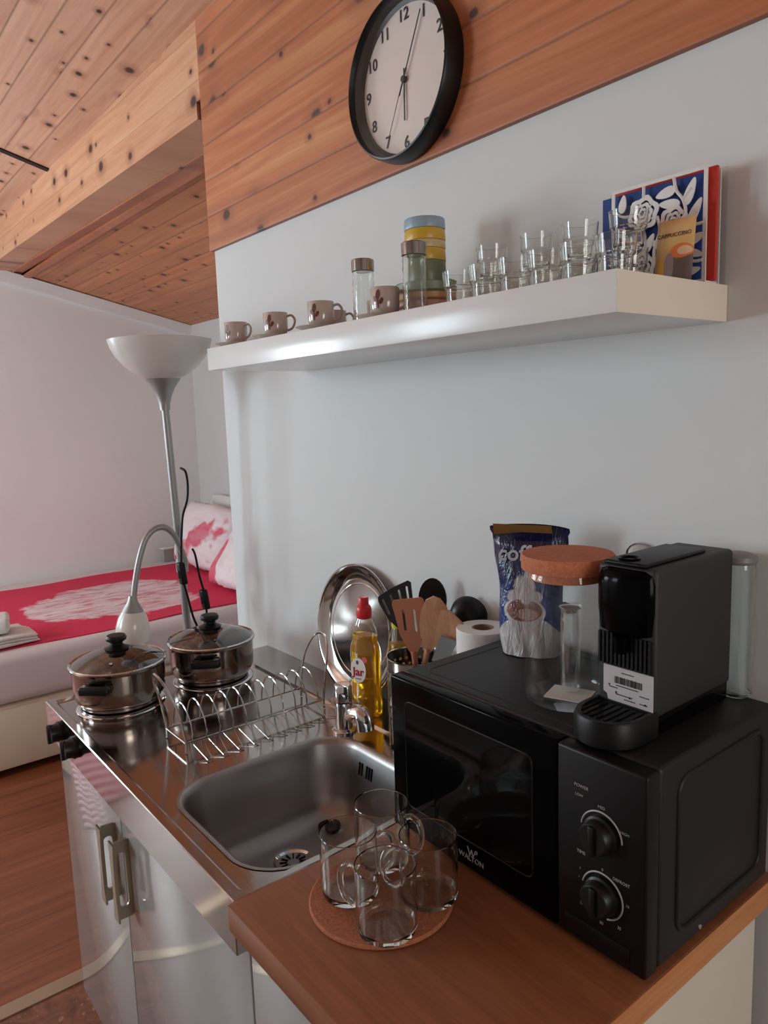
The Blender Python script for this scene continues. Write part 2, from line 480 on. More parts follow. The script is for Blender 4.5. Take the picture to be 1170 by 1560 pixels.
# purlin casing in line with the wall
bm = bmesh.new()
def hexa(bm, P):
    vs = [bm.verts.new(p) for p in P]
    fs = [bm.faces.new([vs[i] for i in q]) for q in ((3, 2, 1, 0), (4, 5, 6, 7), (0, 1, 5, 4), (1, 2, 6, 5), (2, 3, 7, 6), (3, 0, 4, 7))]
    bmesh.ops.recalc_face_normals(bm, faces=fs)
hexa(bm, [(XF, -.012, 2.506), (-1.582, -.012, 2.435), (-1.582, .13, 2.435), (XF, .13, 2.506), (XF, -.012, 2.70), (-1.582, -.012, 2.70), (-1.582, .13, 2.70), (XF, .13, 2.70)])
box(bm, -1.582, -1.5565, -.012, .13, 2.482, 2.70)
struct('trim_3', bm, M_beam)
bm = bmesh.new()
hexa(bm, [(XF, .13, 2.503), (-1.556, .13, 2.446), (-1.556, .20, 2.446), (XF, .20, 2.503), (XF, .13, 2.72), (-1.556, .13, 2.72), (-1.556, .20, 2.72), (XF, .20, 2.72)])
hexa(bm, [(XF, .131, 2.497), (-1.556, .131, 2.432), (-1.556, .142, 2.432), (XF, .142, 2.497), (XF, .131, 2.52), (-1.556, .131, 2.46), (-1.556, .142, 2.46), (XF, .142, 2.52)])
hexa(bm, [(XF, .20, 2.475), (-1.556, .20, 2.455), (-1.556, .235, 2.45), (XF, .235, 2.47), (XF, .20, 2.72), (-1.556, .20, 2.72), (-1.556, .235, 2.72), (XF, .235, 2.72)])
struct('trim_4', bm, pine('pine_moulding', 0, 2, .3, light=(206, 140, 106), mid=(186, 116, 82), dark=(156, 88, 60), knots=.3, seed=5))
struct('notch_shade', bx(-1.582, -1.557, .0, .12, 2.43, 2.481), M_gapshade)  # dark block in the notch, coloured as the shade inside it
# dark strip standing in for the shade in a gap between ceiling boards
struct('slit_shade', plane_prism(-.004, 2.684, -.75, 2.888, -3.117, -3.083, .02), M_gapshade)
# white cornice under the raked ceiling on the far wall
bm = bmesh.new()
hexa(bm, [(XF, .0, 2.465), (XF + .03, .0, 2.465), (XF + .03, YK, 2.165), (XF, YK, 2.165), (XF, .0, 2.53), (XF + .05, .0, 2.53), (XF + .05, YK, 2.226), (XF, YK, 2.226)])
struct('trim_7', bm, M_trimw)

# ---------------------------------------------------------------- bed
B0, B1 = -4.6, -3.02
bed = thing('bed', 'low double bed with cream base and pale mattress in the alcove', 'bed', (0, 0, 0))
M_base = solid('cream_base', (222, 206, 184), .6, var=.02)
obj('base', bx(B0, B1, -.85, 1.2, .03, .33, bev=.02), M_base, bed)
obj('mattress', bx(B0, B1 + .015, -.86, 1.2, .332, .562, bev=.045, seg=5), solid('mattress_cloth', (222, 212, 214), .85, var=.03, vscale=4), bed)
tag(obj('headboard', bx(-4.27, -2.6, 1.215, 1.25, .0, 1.04, bev=.008), M_white), 'low white headboard standing behind the pillows', 'headboard')
for lx, ly in ((B0 + .1, -.78), (B1 - .1, -.78), (B0 + .1, 1.1), (B1 - .1, 1.1)):
    obj('leg', bx(lx - .03, lx + .03, ly - .03, ly + .03, 0, .032), M_black, bed)

def cover_mat():
    m, nt, b = nm('red_coverlet'); co_ = oco(nt); xyz = sep(nt, co_)
    dx = mth(nt, 'DIVIDE', mth(nt, 'SUBTRACT', xyz[0], -3.67), .44); dy = mth(nt, 'DIVIDE', mth(nt, 'SUBTRACT', xyz[1], .30), .47)
    d = mth(nt, 'SQRT', mth(nt, 'ADD', mth(nt, 'MULTIPLY', dx, dx), mth(nt, 'MULTIPLY', dy, dy)))
    d = mth(nt, 'ADD', d, mth(nt, 'MULTIPLY', mth(nt, 'SUBTRACT', noise(nt, co_, 3.2, 4, .6), .5), .9))
    msk = mth(nt, 'MULTIPLY', mth(nt, 'SUBTRACT', 1.0, d), 14.0, clamp=True)
    v = comb(nt, mth(nt, 'MULTIPLY', xyz[0], 9.0), mth(nt, 'MULTIPLY', xyz[1], 3.0), 0.0)
    st = noise(nt, v, 1.2, 4, .6, 2.0)
    fl = ramp(nt, st, [(.38, lin((206, 130, 142))), (.5, lin((226, 196, 202))), (.66, lin((236, 222, 226)))])
    c = mix(nt, msk, lin((214, 42, 82)), fl)
    nt.links.new(c, b.inputs['Base Color']); b.inputs['Roughness'].default_value = .85
    bump(nt, b, noise(nt, co_, 6, 4), .35, .02); return m
bm = bmesh.new()
nx, ny = 34, 44
g = [[None] * (ny + 1) for _ in range(nx + 1)]
for i in range(nx + 1):
    for j in range(ny + 1):
        x = -4.40 + (-3.075 + 4.40) * i / nx; y = -.845 + (1.02 + .845) * j / ny
        x += .012 * math.sin(7 * y + 1.3) * (1 if i in (0, nx) else 0)
        g[i][j] = bm.verts.new((x, y, .569 + .003 * math.sin(9 * x + 3 * y) * math.cos(5 * y)))
for i in range(nx):
    for j in range(ny): bm.faces.new((g[i][j], g[i + 1][j], g[i + 1][j + 1], g[i][j + 1]))
r = bmesh.ops.extrude_face_region(bm, geom=bm.faces[:])
bmesh.ops.translate(bm, vec=(0, 0, -.006), verts=[e for e in r['geom'] if isinstance(e, bmesh.types.BMVert)])
bmesh.ops.recalc_face_normals(bm, faces=bm.faces[:])
tag(obj('coverlet', bm, cover_mat()), 'red coverlet with a large white and pink flower spread over the bed', 'coverlet')

def pillow_mat(seed):
    m, nt, b = nm('pillow_print'); co_ = oco(nt); xyz = sep(nt, co_)
    n = noise(nt, comb(nt, mth(nt, 'ADD', xyz[0], seed), xyz[1], xyz[2]), 3.6, 3, .5)
    c = ramp(nt, n, [(.55, lin((234, 226, 230))), (.59, lin((214, 96, 118)))])
    n2 = noise(nt, comb(nt, mth(nt, 'ADD', xyz[0], seed + 4), xyz[1], mth(nt, 'MULTIPLY', xyz[2], 3.0)), 5, 4, .6)
    c = mix(nt, ramp(nt, n2, [(.45, (0, 0, 0, 1)), (.7, (1, 1, 1, 1))]), c, mix(nt, .4, c, lin((206, 180, 190))))
    nt.links.new(c, b.inputs['Base Color']); b.inputs['Roughness'].default_value = .85
    bump(nt, b, noise(nt, co_, 12, 4), .4, .02); return m
def pillow_bm(w, h, t):
    bm = bmesh.new(); n = 26
    for s in (1, -1):
        G = [[None] * (n + 1) for _ in range(n + 1)]
        for i in range(n + 1):
            for j in range(n + 1):
                u = -1 + 2 * i / n; v = -1 + 2 * j / n
                f = max(0, (1 - u ** 4)) ** .5 * max(0, (1 - v ** 4)) ** .5
                k = 1 - .05 * (abs(u * v)) ** .5
                fr = 0.012 * math.sin(22 * (u + v)) if (i in (0, n) or j in (0, n)) else 0
                G[i][j] = bm.verts.new((u * w / 2 * (k + fr), s * (t / 2) * f * (1 + .06 * math.sin(5 * u + 2) * math.cos(4 * v)), v * h / 2 * (k + fr)))
        for i in range(n):
            for j in range(n):
                q = (G[i][j], G[i + 1][j], G[i + 1][j + 1], G[i][j + 1])
                bm.faces.new(q if s < 0 else q[::-1])
    bmesh.ops.remove_doubles(bm, verts=bm.verts[:], dist=.0008)
    return bm
tag(obj('pillow', pillow_bm(.62, .44, .17), pillow_mat(0), None, 60, (-3.98, 1.035, .795), (math.radians(-22), math.radians(4), math.radians(8))),
    'white pillow with a pink patch leaning on the headboard, the farther of two', 'pillow', 'pillows')
tag(obj('pillow', pillow_bm(.6, .42, .16), pillow_mat(3.3), None, 60, (-3.32, .945, .765), (math.radians(-38), math.radians(-4), math.radians(-6))),
    'pink and white pillow nearest the kitchen wall end, in front of the other', 'pillow', 'pillows')
bm = bmesh.new(); lathe(bm, [(0, 0), (.055, .0), (.06, .02), (.05, .045), (.03, .06), (0, .065)], 20); bm.transform(Matrix.Diagonal((1.4, .8, 1, 1)))
tag(obj('black_item', bm, M_black, None, 35, (-3.70, 1.2325, 1.041)), 'small black rounded item standing on the headboard behind the pillows', 'case')  # unidentified small black item, modelled as a plain dome
k = thing('bedside_box', 'small grey box with white edges at the far side of the bed', 'box', (-4.53, 1.0, .563))
obj('box_body', bx(-.03, .03, -.07, .07, 0, .09, bev=.004), solid('grey_card', (150, 148, 146), .7), k)
obj('box_rim', bx(-.034, .034, -.075, .075, .09, .1, bev=.003), M_white, k)
# folded towels on the bed
M_towel = solid('towel', (226, 222, 218), .95, var=.03, vscale=20, bmp=.6, bscale=300)
def cloth_slab(w, d, h, seed, amp=.006, layers=3):
    bm = bmesh.new(); rnd = random.Random(seed)
    for l in range(layers):
        z0 = h * l / layers; z1 = h * (l + 1) / layers
        s = 1 - .05 * rnd.random()
        box(bm, -w / 2 * s, w / 2 * s, -d / 2 * s, d / 2 * s, z0, z1 - .001, bev=min(h / layers * .45, .02), seg=4)
    bmesh.ops.subdivide_edges(bm, edges=[e for e in bm.edges if e.calc_length() > .06], cuts=4, use_grid_fill=True)
    for v in bm.verts:
        if v.co.z > .002:
            v.co.z += amp * math.sin(30 * v.co.x + seed) * math.cos(24 * v.co.y + seed * 2)
            v.co.x += amp * math.sin(25 * v.co.y + seed)
    return bm
tag(obj('folded_towel', cloth_slab(.26, .4, .04, 1), M_towel, None, 60, (-3.2, -.45, .5765), (0, 0, .12)),
    'folded white towel lying on the near edge of the red coverlet', 'towel', 'towels')
tag(obj('rolled_towel', cloth_slab(.2, .26, .065, 5, .009, 1), M_towel, None, 60, (-3.24, -.46, .626), (0, 0, -.2)),
    'bunched white towel on top of the folded towel', 'towel', 'towels')
# striped rug on the floor beyond the bed foot, seen mirrored in the cabinet front
def rug_mat():
    m, nt, b = nm('striped_rug'); co_ = oco(nt); xyz = sep(nt, co_)
    w = mth(nt, 'ADD', xyz[0], mth(nt, 'MULTIPLY', mth(nt, 'SINE', mth(nt, 'MULTIPLY', xyz[1], 17.0)), .02))
    s = mth(nt, 'SINE', mth(nt, 'MULTIPLY', w, 70.0))
    c = ramp(nt, mth(nt, 'MULTIPLY_ADD', s, .5, .5), [(.42, lin((150, 16, 46))), (.58, lin((226, 200, 206)))])
    nt.links.new(c, b.inputs['Base Color']); b.inputs['Roughness'].default_value = .95
    bump(nt, b, noise(nt, co_, 300, 3), .5, .002); return m
tag(obj('striped_rug', bx(-3.95, -2.48, -1.7, -.90, .001, .012, bev=.004), rug_mat()), 'red and white striped rug mirrored in the glossy cabinet front', 'rug')

# ---------------------------------------------------------------- cabinets and worktops
cabA = thing('sink_cabinet', 'glossy white two-door base cabinet under the steel sink top', 'cabinet', (0, 0, 0))
bm = bmesh.new()
for a in ((-1.36, -1.342, -.578, -.03, .1, .893), (-.394, -.376, -.578, -.03, .1, .893), (-1.342, -.394, -.048, -.03, .1, .893), (-1.342, -.394, -.578, -.048, .1, .118), (-1.342, -.394, -.578, -.575, .118, .893)): box(bm, *a)
obj('cabinet_body', bm, M_side, cabA)
obj('plinth', bx(-1.35, -.38, -.54, -.05, 0, .1), M_side, cabA)
DZ0, DZ1 = .11, .812
def handle_bm():
    bm = bmesh.new()
    # a flat bow: long bar with a slot between two lens shaped plates
    out = rrect(0, .034, -.083, .083, .006, 4); inn = rrect(.009, .027, -.058, .058, .008, 4)
    for off in (0,):
        A = [bm.verts.new((off - .0025, -p[0], p[1])) for p in out]; B = [bm.verts.new((off - .0025, -p[0], p[1])) for p in inn]
        A2 = [bm.verts.new((off + .0025, -p[0], p[1])) for p in out]; B2 = [bm.verts.new((off + .0025, -p[0], p[1])) for p in inn]
        bridge(bm, A, B); bridge(bm, B2, A2); bridge(bm, A2, A); bridge(bm, B, B2)
    # face plate towards the room, bowed
    for k in range(12):
        z0 = -.083 + .166 * k / 12; z1 = -.083 + .166 * (k + 1) / 12
        def w(z): return .008 + .006 * (abs(z) / .083) ** 2
        hexa(bm, [(-w(z0), -.036, z0), (w(z0), -.036, z0), (w(z0), -.032, z0), (-w(z0), -.032, z0), (-w(z1), -.036, z1), (w(z1), -.036, z1), (w(z1), -.032, z1), (-w(z1), -.032, z1)])
    bmesh.ops.recalc_face_normals(bm, faces=bm.faces[:])
    return bm
for x0, x1, hx in ((-1.36, -.9285, -.965), (-.9235, -.376, -.888)):
    d = obj('door', bx(x0, x1, -.6, -.5815, DZ0, DZ1, bev=.0015), M_gloss, cabA)
    obj('handle', handle_bm(), M_nickel, d, 35, (hx, -.5995, .668))
cabB = thing('worktop_cabinet', 'white base cabinet under the wooden worktop beside the sink cabinet', 'cabinet', (0, 0, 0))
obj('cabinet_body', bx(-.370, .081, -.578, -.03, .1, .859), M_side, cabB)
obj('plinth', bx(-.37, .075, -.54, -.05, 0, .1), M_side, cabB)
obj('door', bx(-.3705, .08, -.6, -.5815, DZ0, .856, bev=.0015), M_gloss, cabB)
wt = thing('wooden_worktop', 'brown wood worktop carrying the microwave and the mugs', 'worktop', (0, 0, 0))
obj('top_panel', bx(-.3695, .094, -.632, -.004, .8605, .9, bev=.0015), [M_worktop], wt)
obj('edge_band', bx(.0942, .0955, -.631, -.005, .861, .899), M_woodedge, wt, )['label'] = 'lighter brown end edge band'

# steel sink top
ss = thing('sink_worktop', 'steel worktop with two hobs, drainer and single sink bowl', 'worktop', (0, 0, 0))
bm = bmesh.new()
Zt = .9; Zr = .8945
nC = 10
def loop(pts, z): return [bm.verts.new((p[0], p[1], z)) for p in pts]
O0 = loop(rrect(-1.366, -.3705, -.622, -.001, .002, nC), .815)
O1 = loop(rrect(-1.366, -.3705, -.622, -.001, .002, nC), Zt - .0015)
O2 = loop(rrect(-1.3645, -.372, -.6205, -.0025, .002, nC), Zt)
I1 = loop(rrect(-1.352, -.383, -.604, -.112, .012, nC), Zt)
I2 = loop(rrect(-1.346, -.388, -.598, -.118, .012, nC), Zr)
bridge(bm, O0, O1); bridge(bm, O1, O2); bridge(bm, O2, I1); bridge(bm, I1, I2)
SX0, SX1, SY0, SY1 = -.742, -.39, -.57, -.186
H = loop(rrect(SX0, SX1, SY0, SY1, .085, nC), Zr)
es = []
for L in (I2, H):
    for i in range(len(L)):
        e = bm.edges.get((L[i], L[(i + 1) % len(L)]))
        if e is None: e = bm.edges.new((L[i], L[(i + 1) % len(L)]))
        es.append(e)
bmesh.ops.triangle_fill(bm, edges=es, use_beauty=True, use_dissolve=False)
bmesh.ops.recalc_face_normals(bm, faces=bm.faces[:])
obj('steel_top', bm, M_steel, ss, 25)
bm = bmesh.new()
def SL(ins, z, r): return loop(rrect(SX0 + ins, SX1 - ins, SY0 + ins, SY1 - ins, r, nC), z)
Ls = [SL(-.007, Zr + .0012, .092), SL(-.002, Zr + .002, .087), SL(.004, Zr - .002, .081), SL(.008, Zr - .012, .078), SL(.016, Zr - .06, .072), SL(.024, Zr - .11, .068),
      SL(.034, Zr - .135, .062), SL(.052, Zr - .15, .05), SL(.08, Zr - .154, .04), SL(.12, Zr - .156, .03)]
for a, b_ in zip(Ls[:-1], Ls[1:]): bridge(bm, a, b_)
bm.faces.new(Ls[-1])
bmesh.ops.recalc_face_normals(bm, faces=bm.faces[:])
for f in bm.faces: f.normal_flip()
obj('sink_bowl', bm, M_basin, ss, 60)
Zb = Zr - .156
bm = lt([(.043, .002), (.045, .0035), (.038, .004), (.033, .001), (.03, -.004 + .006), (.0, .0025)], 32)
st = obj('drain', bm, M_chrome, ss, 35, (-.61, -.385, Zb))
bm = bmesh.new()
for k in range(12):
    a = 2 * PI * k / 12; M = Matrix.Rotation(a, 4, 'Z')
    box(bm, .012, .026, -.0015, .0015, .0026, .0036, M=M)
obj('drain_slots', bm, M_black, st)
bm = bmesh.new()
for dx in (-.018, -.010, .006, .014, .022): box(bm, dx - .002, dx + .002, -.0012, .0012, -.013, .013)
obj('overflow_slots', bm, M_black, ss, 35, (-.625, SY1 - .0135, .852), (math.radians(-8), 0, 0))
# hotplates and knobs
for i, (hx, hy) in enumerate(((-1.235, -.48), (-1.24, -.235))):
    h = obj('hotplate', lt([(0, .006), (.07, .006), (.082, .005), (.09, .003), (.09, 0)], 48), M_blackrub, ss, 35, (hx, hy, Zr + .0015))
    obj('hotplate_ring', lt([(.0905, 0), (.0905, .004), (.096, .0045), (.102, .002), (.104, 0)], 48), M_chrome, h)
for hx in (-1.235, -1.125):
    kb = obj('knob', lt([(0, 0), (.024, 0), (.025, .006), (.021, .012), (.020, .026), (.0, .028)], 28), M_blackrub, ss, 35, (hx, -.6225, .866), (PI / 2, 0, 0))
    obj('knob_grip', bx(-.005, .005, -.022, .022, .02, .032, bev=.002), M_blackrub, kb)

# plug with ring chain in the bowl
pl = tag(obj('sink_plug', lt([(0, 0), (.019, 0), (.022, .003), (.022, .008), (.012, .011), (0, .011)], 24), M_blackrub, None, 35, (-.66, -.27, Zb + .0005)),
         'black rubber plug lying in the sink bowl behind the drain', 'plug')
obj('chain_ring', tb([(.008 * math.cos(t * PI / 8), 0, .014 + .006 * math.sin(t * PI / 8)) for t in range(16)], .0012, 6, closed=True), M_chrome, pl)

# tap
tp = thing('mixer_tap', 'short chrome mixer tap at the back of the steel top', 'tap', (-.735, -.170, Zr), .75)
obj('tap_base', lt([(0, 0), (.027, 0), (.027, .004), (.021, .008), (.0, .008)], 32), M_chrome, tp)
obj('tap_body', lt([(.0, .006), (.0185, .006), (.019, .06), (.0185, .066), (.0, .066)], 32), M_chrome, tp)
obj('tap_lever', lt([(0, .069), (.0195, .069), (.0205, .073), (.0205, .098), (.018, .104), (0, .106)], 32), M_chrome, tp)
bm = bmesh.new()
tube(bm, spline([(.010, -.006, .036), (.024, -.014, .048), (.040, -.022, .050), (.050, -.028, .040), (.053, -.030, .018)], 8), .0155, 18, rfun=lambda t: .0125 + .0065 * min(1, t * 1.6))
obj('tap_spout', bm, M_chrome, tp, 50)

# dish rack
rk = thing('dish_rack', 'small chrome wire dish rack on the steel top in front of the pans', 'dish rack', (-.915, -.305, Zr))
RX0, RX1, RY0, RY1 = -.05, .05, -.17, .17
w = .0022
bm = bmesh.new()
tube(bm, [(RX0, RY0, .022), (RX0, RY1, .022)], w, 8); tube(bm, [(RX1, RY0, .022), (RX1, RY1, .022)], w, 8)
tube(bm, [(RX0, RY0, .022), (RX1, RY0, .022)], w, 8); tube(bm, [(RX0, RY1, .022), (RX1, RY1, .022)], w, 8)
obj('rails', bm, M_wire, rk)
for k in range(11):
    y = RY0 + .016 + k * (.308 / 10)
    pts = [(RX0, y, .022), (RX0 + .004, y + .001, .05), (-.026, y, .08), (0, y, .09), (.026, y, .08), (RX1 - .004, y + .001, .05), (RX1, y, .022)]
    obj('hoop', tb(spline(pts, 5), .0017, 6), M_wire, rk)
for y, s in ((RY0, -1), (RY1, 1)):
    pts = [(RX0 + .0, y, .002), (RX0, y, .03), (RX0 + .002, y + s * .012, .10), (-.03, y + s * .028, .148), (0, y + s * .034, .164), (.03, y + s * .028, .148), (RX1 - .002, y + s * .012, .10), (RX1, y, .03), (RX1, y, .002)]
    obj('end_loop', tb(spline(pts, 6), .0028, 8), M_wire, rk)
bm = bmesh.new(); zz = []
for k in range(10):
    y = RY0 + .012 + k * .035
    zz += [(RX1, y, .022), (RX1 + .062, y + .006, .003), (RX1 + .062, y + .016, .003), (RX1, y + .024, .022)]
tube(bm, zz, .0011, 6)
obj('glass_comb', bm, M_pot, rk)

# ---------------------------------------------------------------- pots
def make_pot(label, loc, rz):
    t = thing('saucepan', label, 'saucepan', loc, rz, 'lidded steel saucepans on the hob')
    prof = [(0, .0), (.088, .0), (.091, .003), (.091, .008), (.099, .014), (.106, .028), (.107, .05), (.108, .092), (.1125, .096), (.1135, .0985), (.111, .0995), (.106, .095), (.105, .05), (.103, .028), (.088, .012), (0, .01)]
    obj('pan_body', lt(prof, 64), M_pot, t, 40)
    lid = obj('lid', lt([(.110, .1), (.098, .107), (.078, .116), (.055, .124), (.03, .129), (0, .1305)], 64), M_lid, t, 60)
    obj('lid_rim', lt([(.1065, .0995), (.1125, .0995), (.113, .102), (.1105, .1045), (.1065, .103)], 64, closed=True), M_chrome, lid)
    obj('lid_knob', lt([(0, .13), (.027, .13), (.029, .133), (.02, .137), (.0145, .141), (.0155, .147), (.0235, .152), (.0245, .158), (.021, .1635), (0, .165)], 36), M_blackrub, lid)
    obj('steam_vent', lt([(.0015, .117), (.004, .117), (.004, .119), (.0015, .119)], 14, c=(.075, .02, 0), closed=True), M_chrome, lid)
    for sg in (1, -1):
        M = Matrix.Rotation(0 if sg > 0 else PI, 4, 'Z')
        bm = bmesh.new(); box(bm, .118, .134, -.036, .036, .0605, .0815, bev=.006, seg=3, M=M)
        h = obj('handle', bm, M_blackrub, t, 60)
        for q in (-.026, .026): obj('handle_mount', bx(.1065, .1185, q - .009, q + .009, .063, .079, bev=.002, M=M), M_blackrub, h)
    return t
pot1 = make_pot('lidded steel saucepan on the front hob, at the outer corner of the steel top', (-1.235, -.48, Zr + .0078), math.radians(-44))
pot2 = copy_tree(pot1, (-1.24, -.235, Zr + .0078), 'lidded steel saucepan on the rear hob, next to the lamp pole and wall', math.radians(-32))

# ---------------------------------------------------------------- floor lamp
fl = thing('floor_lamp', 'silver uplighter floor lamp with white bowl shade and bent reading arm', 'lamp', (-1.545, -.185, 0))
obj('base', lt([(0, 0), (.128, 0), (.13, .006), (.12, .014), (.02, .024), (0, .024)], 48, c=(0, .03, 0)), M_lampgrey, fl)
obj('pole', tb([(0, .03, .02), (.004, .016, .90), (.03, -.016, 1.62)], .0115, 16, rfun=lambda t: .0125 - .002 * t), M_lampgrey, fl, 60)
P0 = Vector((.03, -.016, 1.60))
cone = obj('shade_cone', lt([(.0, .0), (.014, 0), (.015, .018), (.021, .04), (.032, .064), (.049, .088), (.047, .092), (.0, .08)], 40, c=P0), M_lampgrey, fl, 50)
obj('bowl_shade', lt([(.0, .084), (.049, .088), (.076, .103), (.102, .124), (.122, .148), (.135, .172), (.142, .194), (.1405, .1955), (.132, .172), (.119, .150), (.099, .128), (.073, .107), (.047, .093), (0, .09)], 64, c=P0), M_lampwhite, fl, 60)
off = Vector((.045, .185, 0))
def LP(y, z, x=0.0): return Vector((.04 + x, y + .198, z))
bm = bmesh.new()
arm = [LP(-.192, 1.15), LP(-.196, 1.18), LP(-.215, 1.234), LP(-.235, 1.262), LP(-.258, 1.271), LP(-.285, 1.262), LP(-.307, 1.236), LP(-.328, 1.18), LP(-.343, 1.12), LP(-.352, 1.07)]
tube(bm, spline(arm, 6), .0085, 12); obj('reading_arm', bm, M_lampgrey, fl, 60)
rs = obj('reading_shade', lt([(0, 0), (.01, 0), (.013, -.012), (.026, -.034), (.04, -.06), (.046, -.085), (.046, -.115), (.043, -.125), (.041, -.115), (.042, -.085), (.036, -.06), (.02, -.034), (.0, -.02)], 40), M_lampwhite, fl, 50, LP(-.353, 1.085), (math.radians(-4), 0, 0))
obj('reading_neck', lt([(0, .004), (.0105, .004), (.014, -.012), (.0265, -.034), (.030, -.041), (.0, -.03)], 40), M_lampgrey, rs)
obj('arm_clamp', lt([(0, -.02), (.017, -.02), (.018, 0), (.017, .02), (0, .02)], 24, c=LP(-.187, 1.145, -.035)), M_lampgrey, fl)
def cord(pts, sw, lab):
    bm = bmesh.new(); tube(bm, spline(pts, 7), .0034, 8)
    o = obj('cord', bm, M_black, fl, 60)
    p, q = Vector(sw[0]), Vector(sw[1])
    d = (q - p); Lg = d.length
    M = T((p + q) / 2) @ d.to_track_quat('Z', 'Y').to_matrix().to_4x4()
    s = obj('cord_switch', bx(-.013, .013, -.009, .009, -Lg / 2, Lg / 2, bev=.004, seg=3, M=M), M_black, o)
    obj('switch_slider', bx(-.004, .004, -.012, -.008, -.012, .012, bev=.001, M=M), M_blackrub, s)
cord([LP(-.190, 1.435, .012), LP(-.184, 1.425, .03), LP(-.180, 1.39, .03), LP(-.185, 1.345, .03), LP(-.197, 1.30, .02), LP(-.205, 1.245, .02), LP(-.211, 1.18, .02), LP(-.211, 1.12, .02), LP(-.2, 1.06, .02), LP(-.188, 1.0, .02), LP(-.175, .955, .02), LP(-.168, .90, -.01)], ((LP(-.2155, 1.165, .02)), (LP(-.2085, 1.10, .02))), 'a')
cord([LP(-.176, 1.20, .02), LP(-.17, 1.18, .025), LP(-.162, 1.12, .025), LP(-.15, 1.06, .025), LP(-.147, 1.0, .025), LP(-.150, .955, .02), LP(-.16, .88, -.01)], ((LP(-.154, 1.075, .025)), (LP(-.146, 1.015, .025))), 'b')

# ---------------------------------------------------------------- wall shelf
sh = thing('wall_shelf', 'long white floating shelf on the kitchen wall', 'shelf', (0, 0, 0))
obj('shelf_board', bx(-1.098, -.0006, -.26, -.0005, 1.6842, 1.7342, bev=.001), M_white, sh)
obj('end_cap', bx(-.0006, 0, -.2595, -.001, 1.6847, 1.7337), M_cream, sh)['label'] = 'cream shelf end'
SZ = 1.7345
# cups
M_cup = solid('cup_glaze', (188, 174, 166), .15, var=.01, coat=.5)
M_motif = solid('cup_motif', (104, 52, 44), .4, var=0)
def make_cup(label, x, y, rz, saucer=True):
    c = thing('coffee_cup', label, 'cup', (x, y, SZ + (.0095 if saucer else .0005)), rz, 'small coffee cups on the shelf')
    obj('cup_body', lt([(0, .001), (.019, .001), (.0235, .004), (.0255, .012), (.0262, .046), (.0255, .047), (.0245, .045), (.0238, .012), (.02, .006), (0, .005)], 36), M_cup, c, 50)
    obj('handle', tb(spline([(.025, 0, .039), (.034, 0, .041), (.041, 0, .034), (.041, 0, .024), (.035, 0, .014), (.025, 0, .010)], 5), .0026, 8), M_cup, c, 60)
    bm = bmesh.new()
    for (a, z, la, lz, rr) in ((-1.85, .033, .2, .0085, .5), (-2.08, .026, .16, .005, -.6), (-1.62, .022, .2, .005, .7), (-1.85, .018, .07, .009, .1)):
        pts = []
        for k in range(12):
            t = 2 * PI * k / 12; u = la * math.cos(t); v = lz * math.sin(t)
            pts.append((a + u * math.cos(rr) , z + v + u * .02 * math.sin(rr)))
        vs = [bm.verts.new((.0266 * math.cos(p[0]), .0266 * math.sin(p[0]), p[1])) for p in pts]
        bm.faces.new(vs)
    obj('flower_print', bm, M_motif, c)
    if saucer:
        s = obj('saucer', lt([(0, 0), (.026, 0), (.034, .003), (.05, .0085), (.051, .0095), (.049, .0098), (.033, .0058), (.026, .0045), (0, .004)], 48), M_cup, None, 40, (x, y, SZ))
        tag(s, 'grey saucer under the ' + label.split(' with')[0].split(' on its')[0], 'saucer', 'saucers on the shelf')
    return c
spec = [(-1.055, -.205, 'coffee cup with flower print at the far left end of the shelf', .45, True),
        (-.875, -.205, 'second coffee cup from the left with flower print and handle showing', .8, True),
        (-.702, -.205, 'third coffee cup from the left with flower print, left of the bottles', .75, True),
        (-.515, -.195, 'fourth coffee cup between the two tall bottles', .7, True),
        (-.80, -.105, 'rear coffee cup behind the second cup from the left', .8, True),
        (-.64, -.105, 'rear coffee cup behind the third cup from the left', .8, True)]
first = None
SL_ = ['saucer under the leftmost cup', 'saucer under the second cup from the left', 'saucer under the third cup from the left', 'saucer under the cup between the bottles', 'saucer of the rear cup behind the second cup', 'saucer of the rear cup behind the third cup']
sauc0 = None
for i, (x, y, lab, rz, sc_) in enumerate(spec):
    if first is None:
        first = make_cup(lab, x, y, rz); sauc0 = [o for o in C.objects if o.name.startswith('saucer') and o.get('category')][0]
        sauc0['label'] = 'grey ' + SL_[0]
    else:
        copy_tree(first, (x, y, SZ + .0095), lab, rz)
        copy_tree(sauc0, (x, y, SZ), 'grey ' + SL_[i])
# slim bottles with steel caps
def make_bottle(label, x, y):
    t = thing('glass_bottle', label, 'bottle', (x, y, SZ), 0, 'slim glass bottles on the shelf')
    pr = [(0, .0), (.0185, .0), (.0205, .003)]
    for k in range(1, 13): pr.append((.0195 if k % 2 else .0205, .003 + k * .0075))
    pr += [(.019, .098), (.0185, .102), (.0175, .102), (.018, .09), (.0185, .01), (.0165, .006), (0, .006)]
    obj('bottle_glass', lt(pr, 48), M_glasst, t, 30)
    obj('cap', lt([(0, .0985), (.0195, .0985), (.0212, .1), (.0212, .1195), (.0195, .121), (0, .121)], 36), M_pot, t)
    return t
b1 = make_bottle('slim clear glass bottle with steel cap standing alone left of the cup stack', -.602, -.175)
copy_tree(b1, (-.446, -.185, SZ), 'slim clear glass bottle with steel cap in front of the striped cup stack')
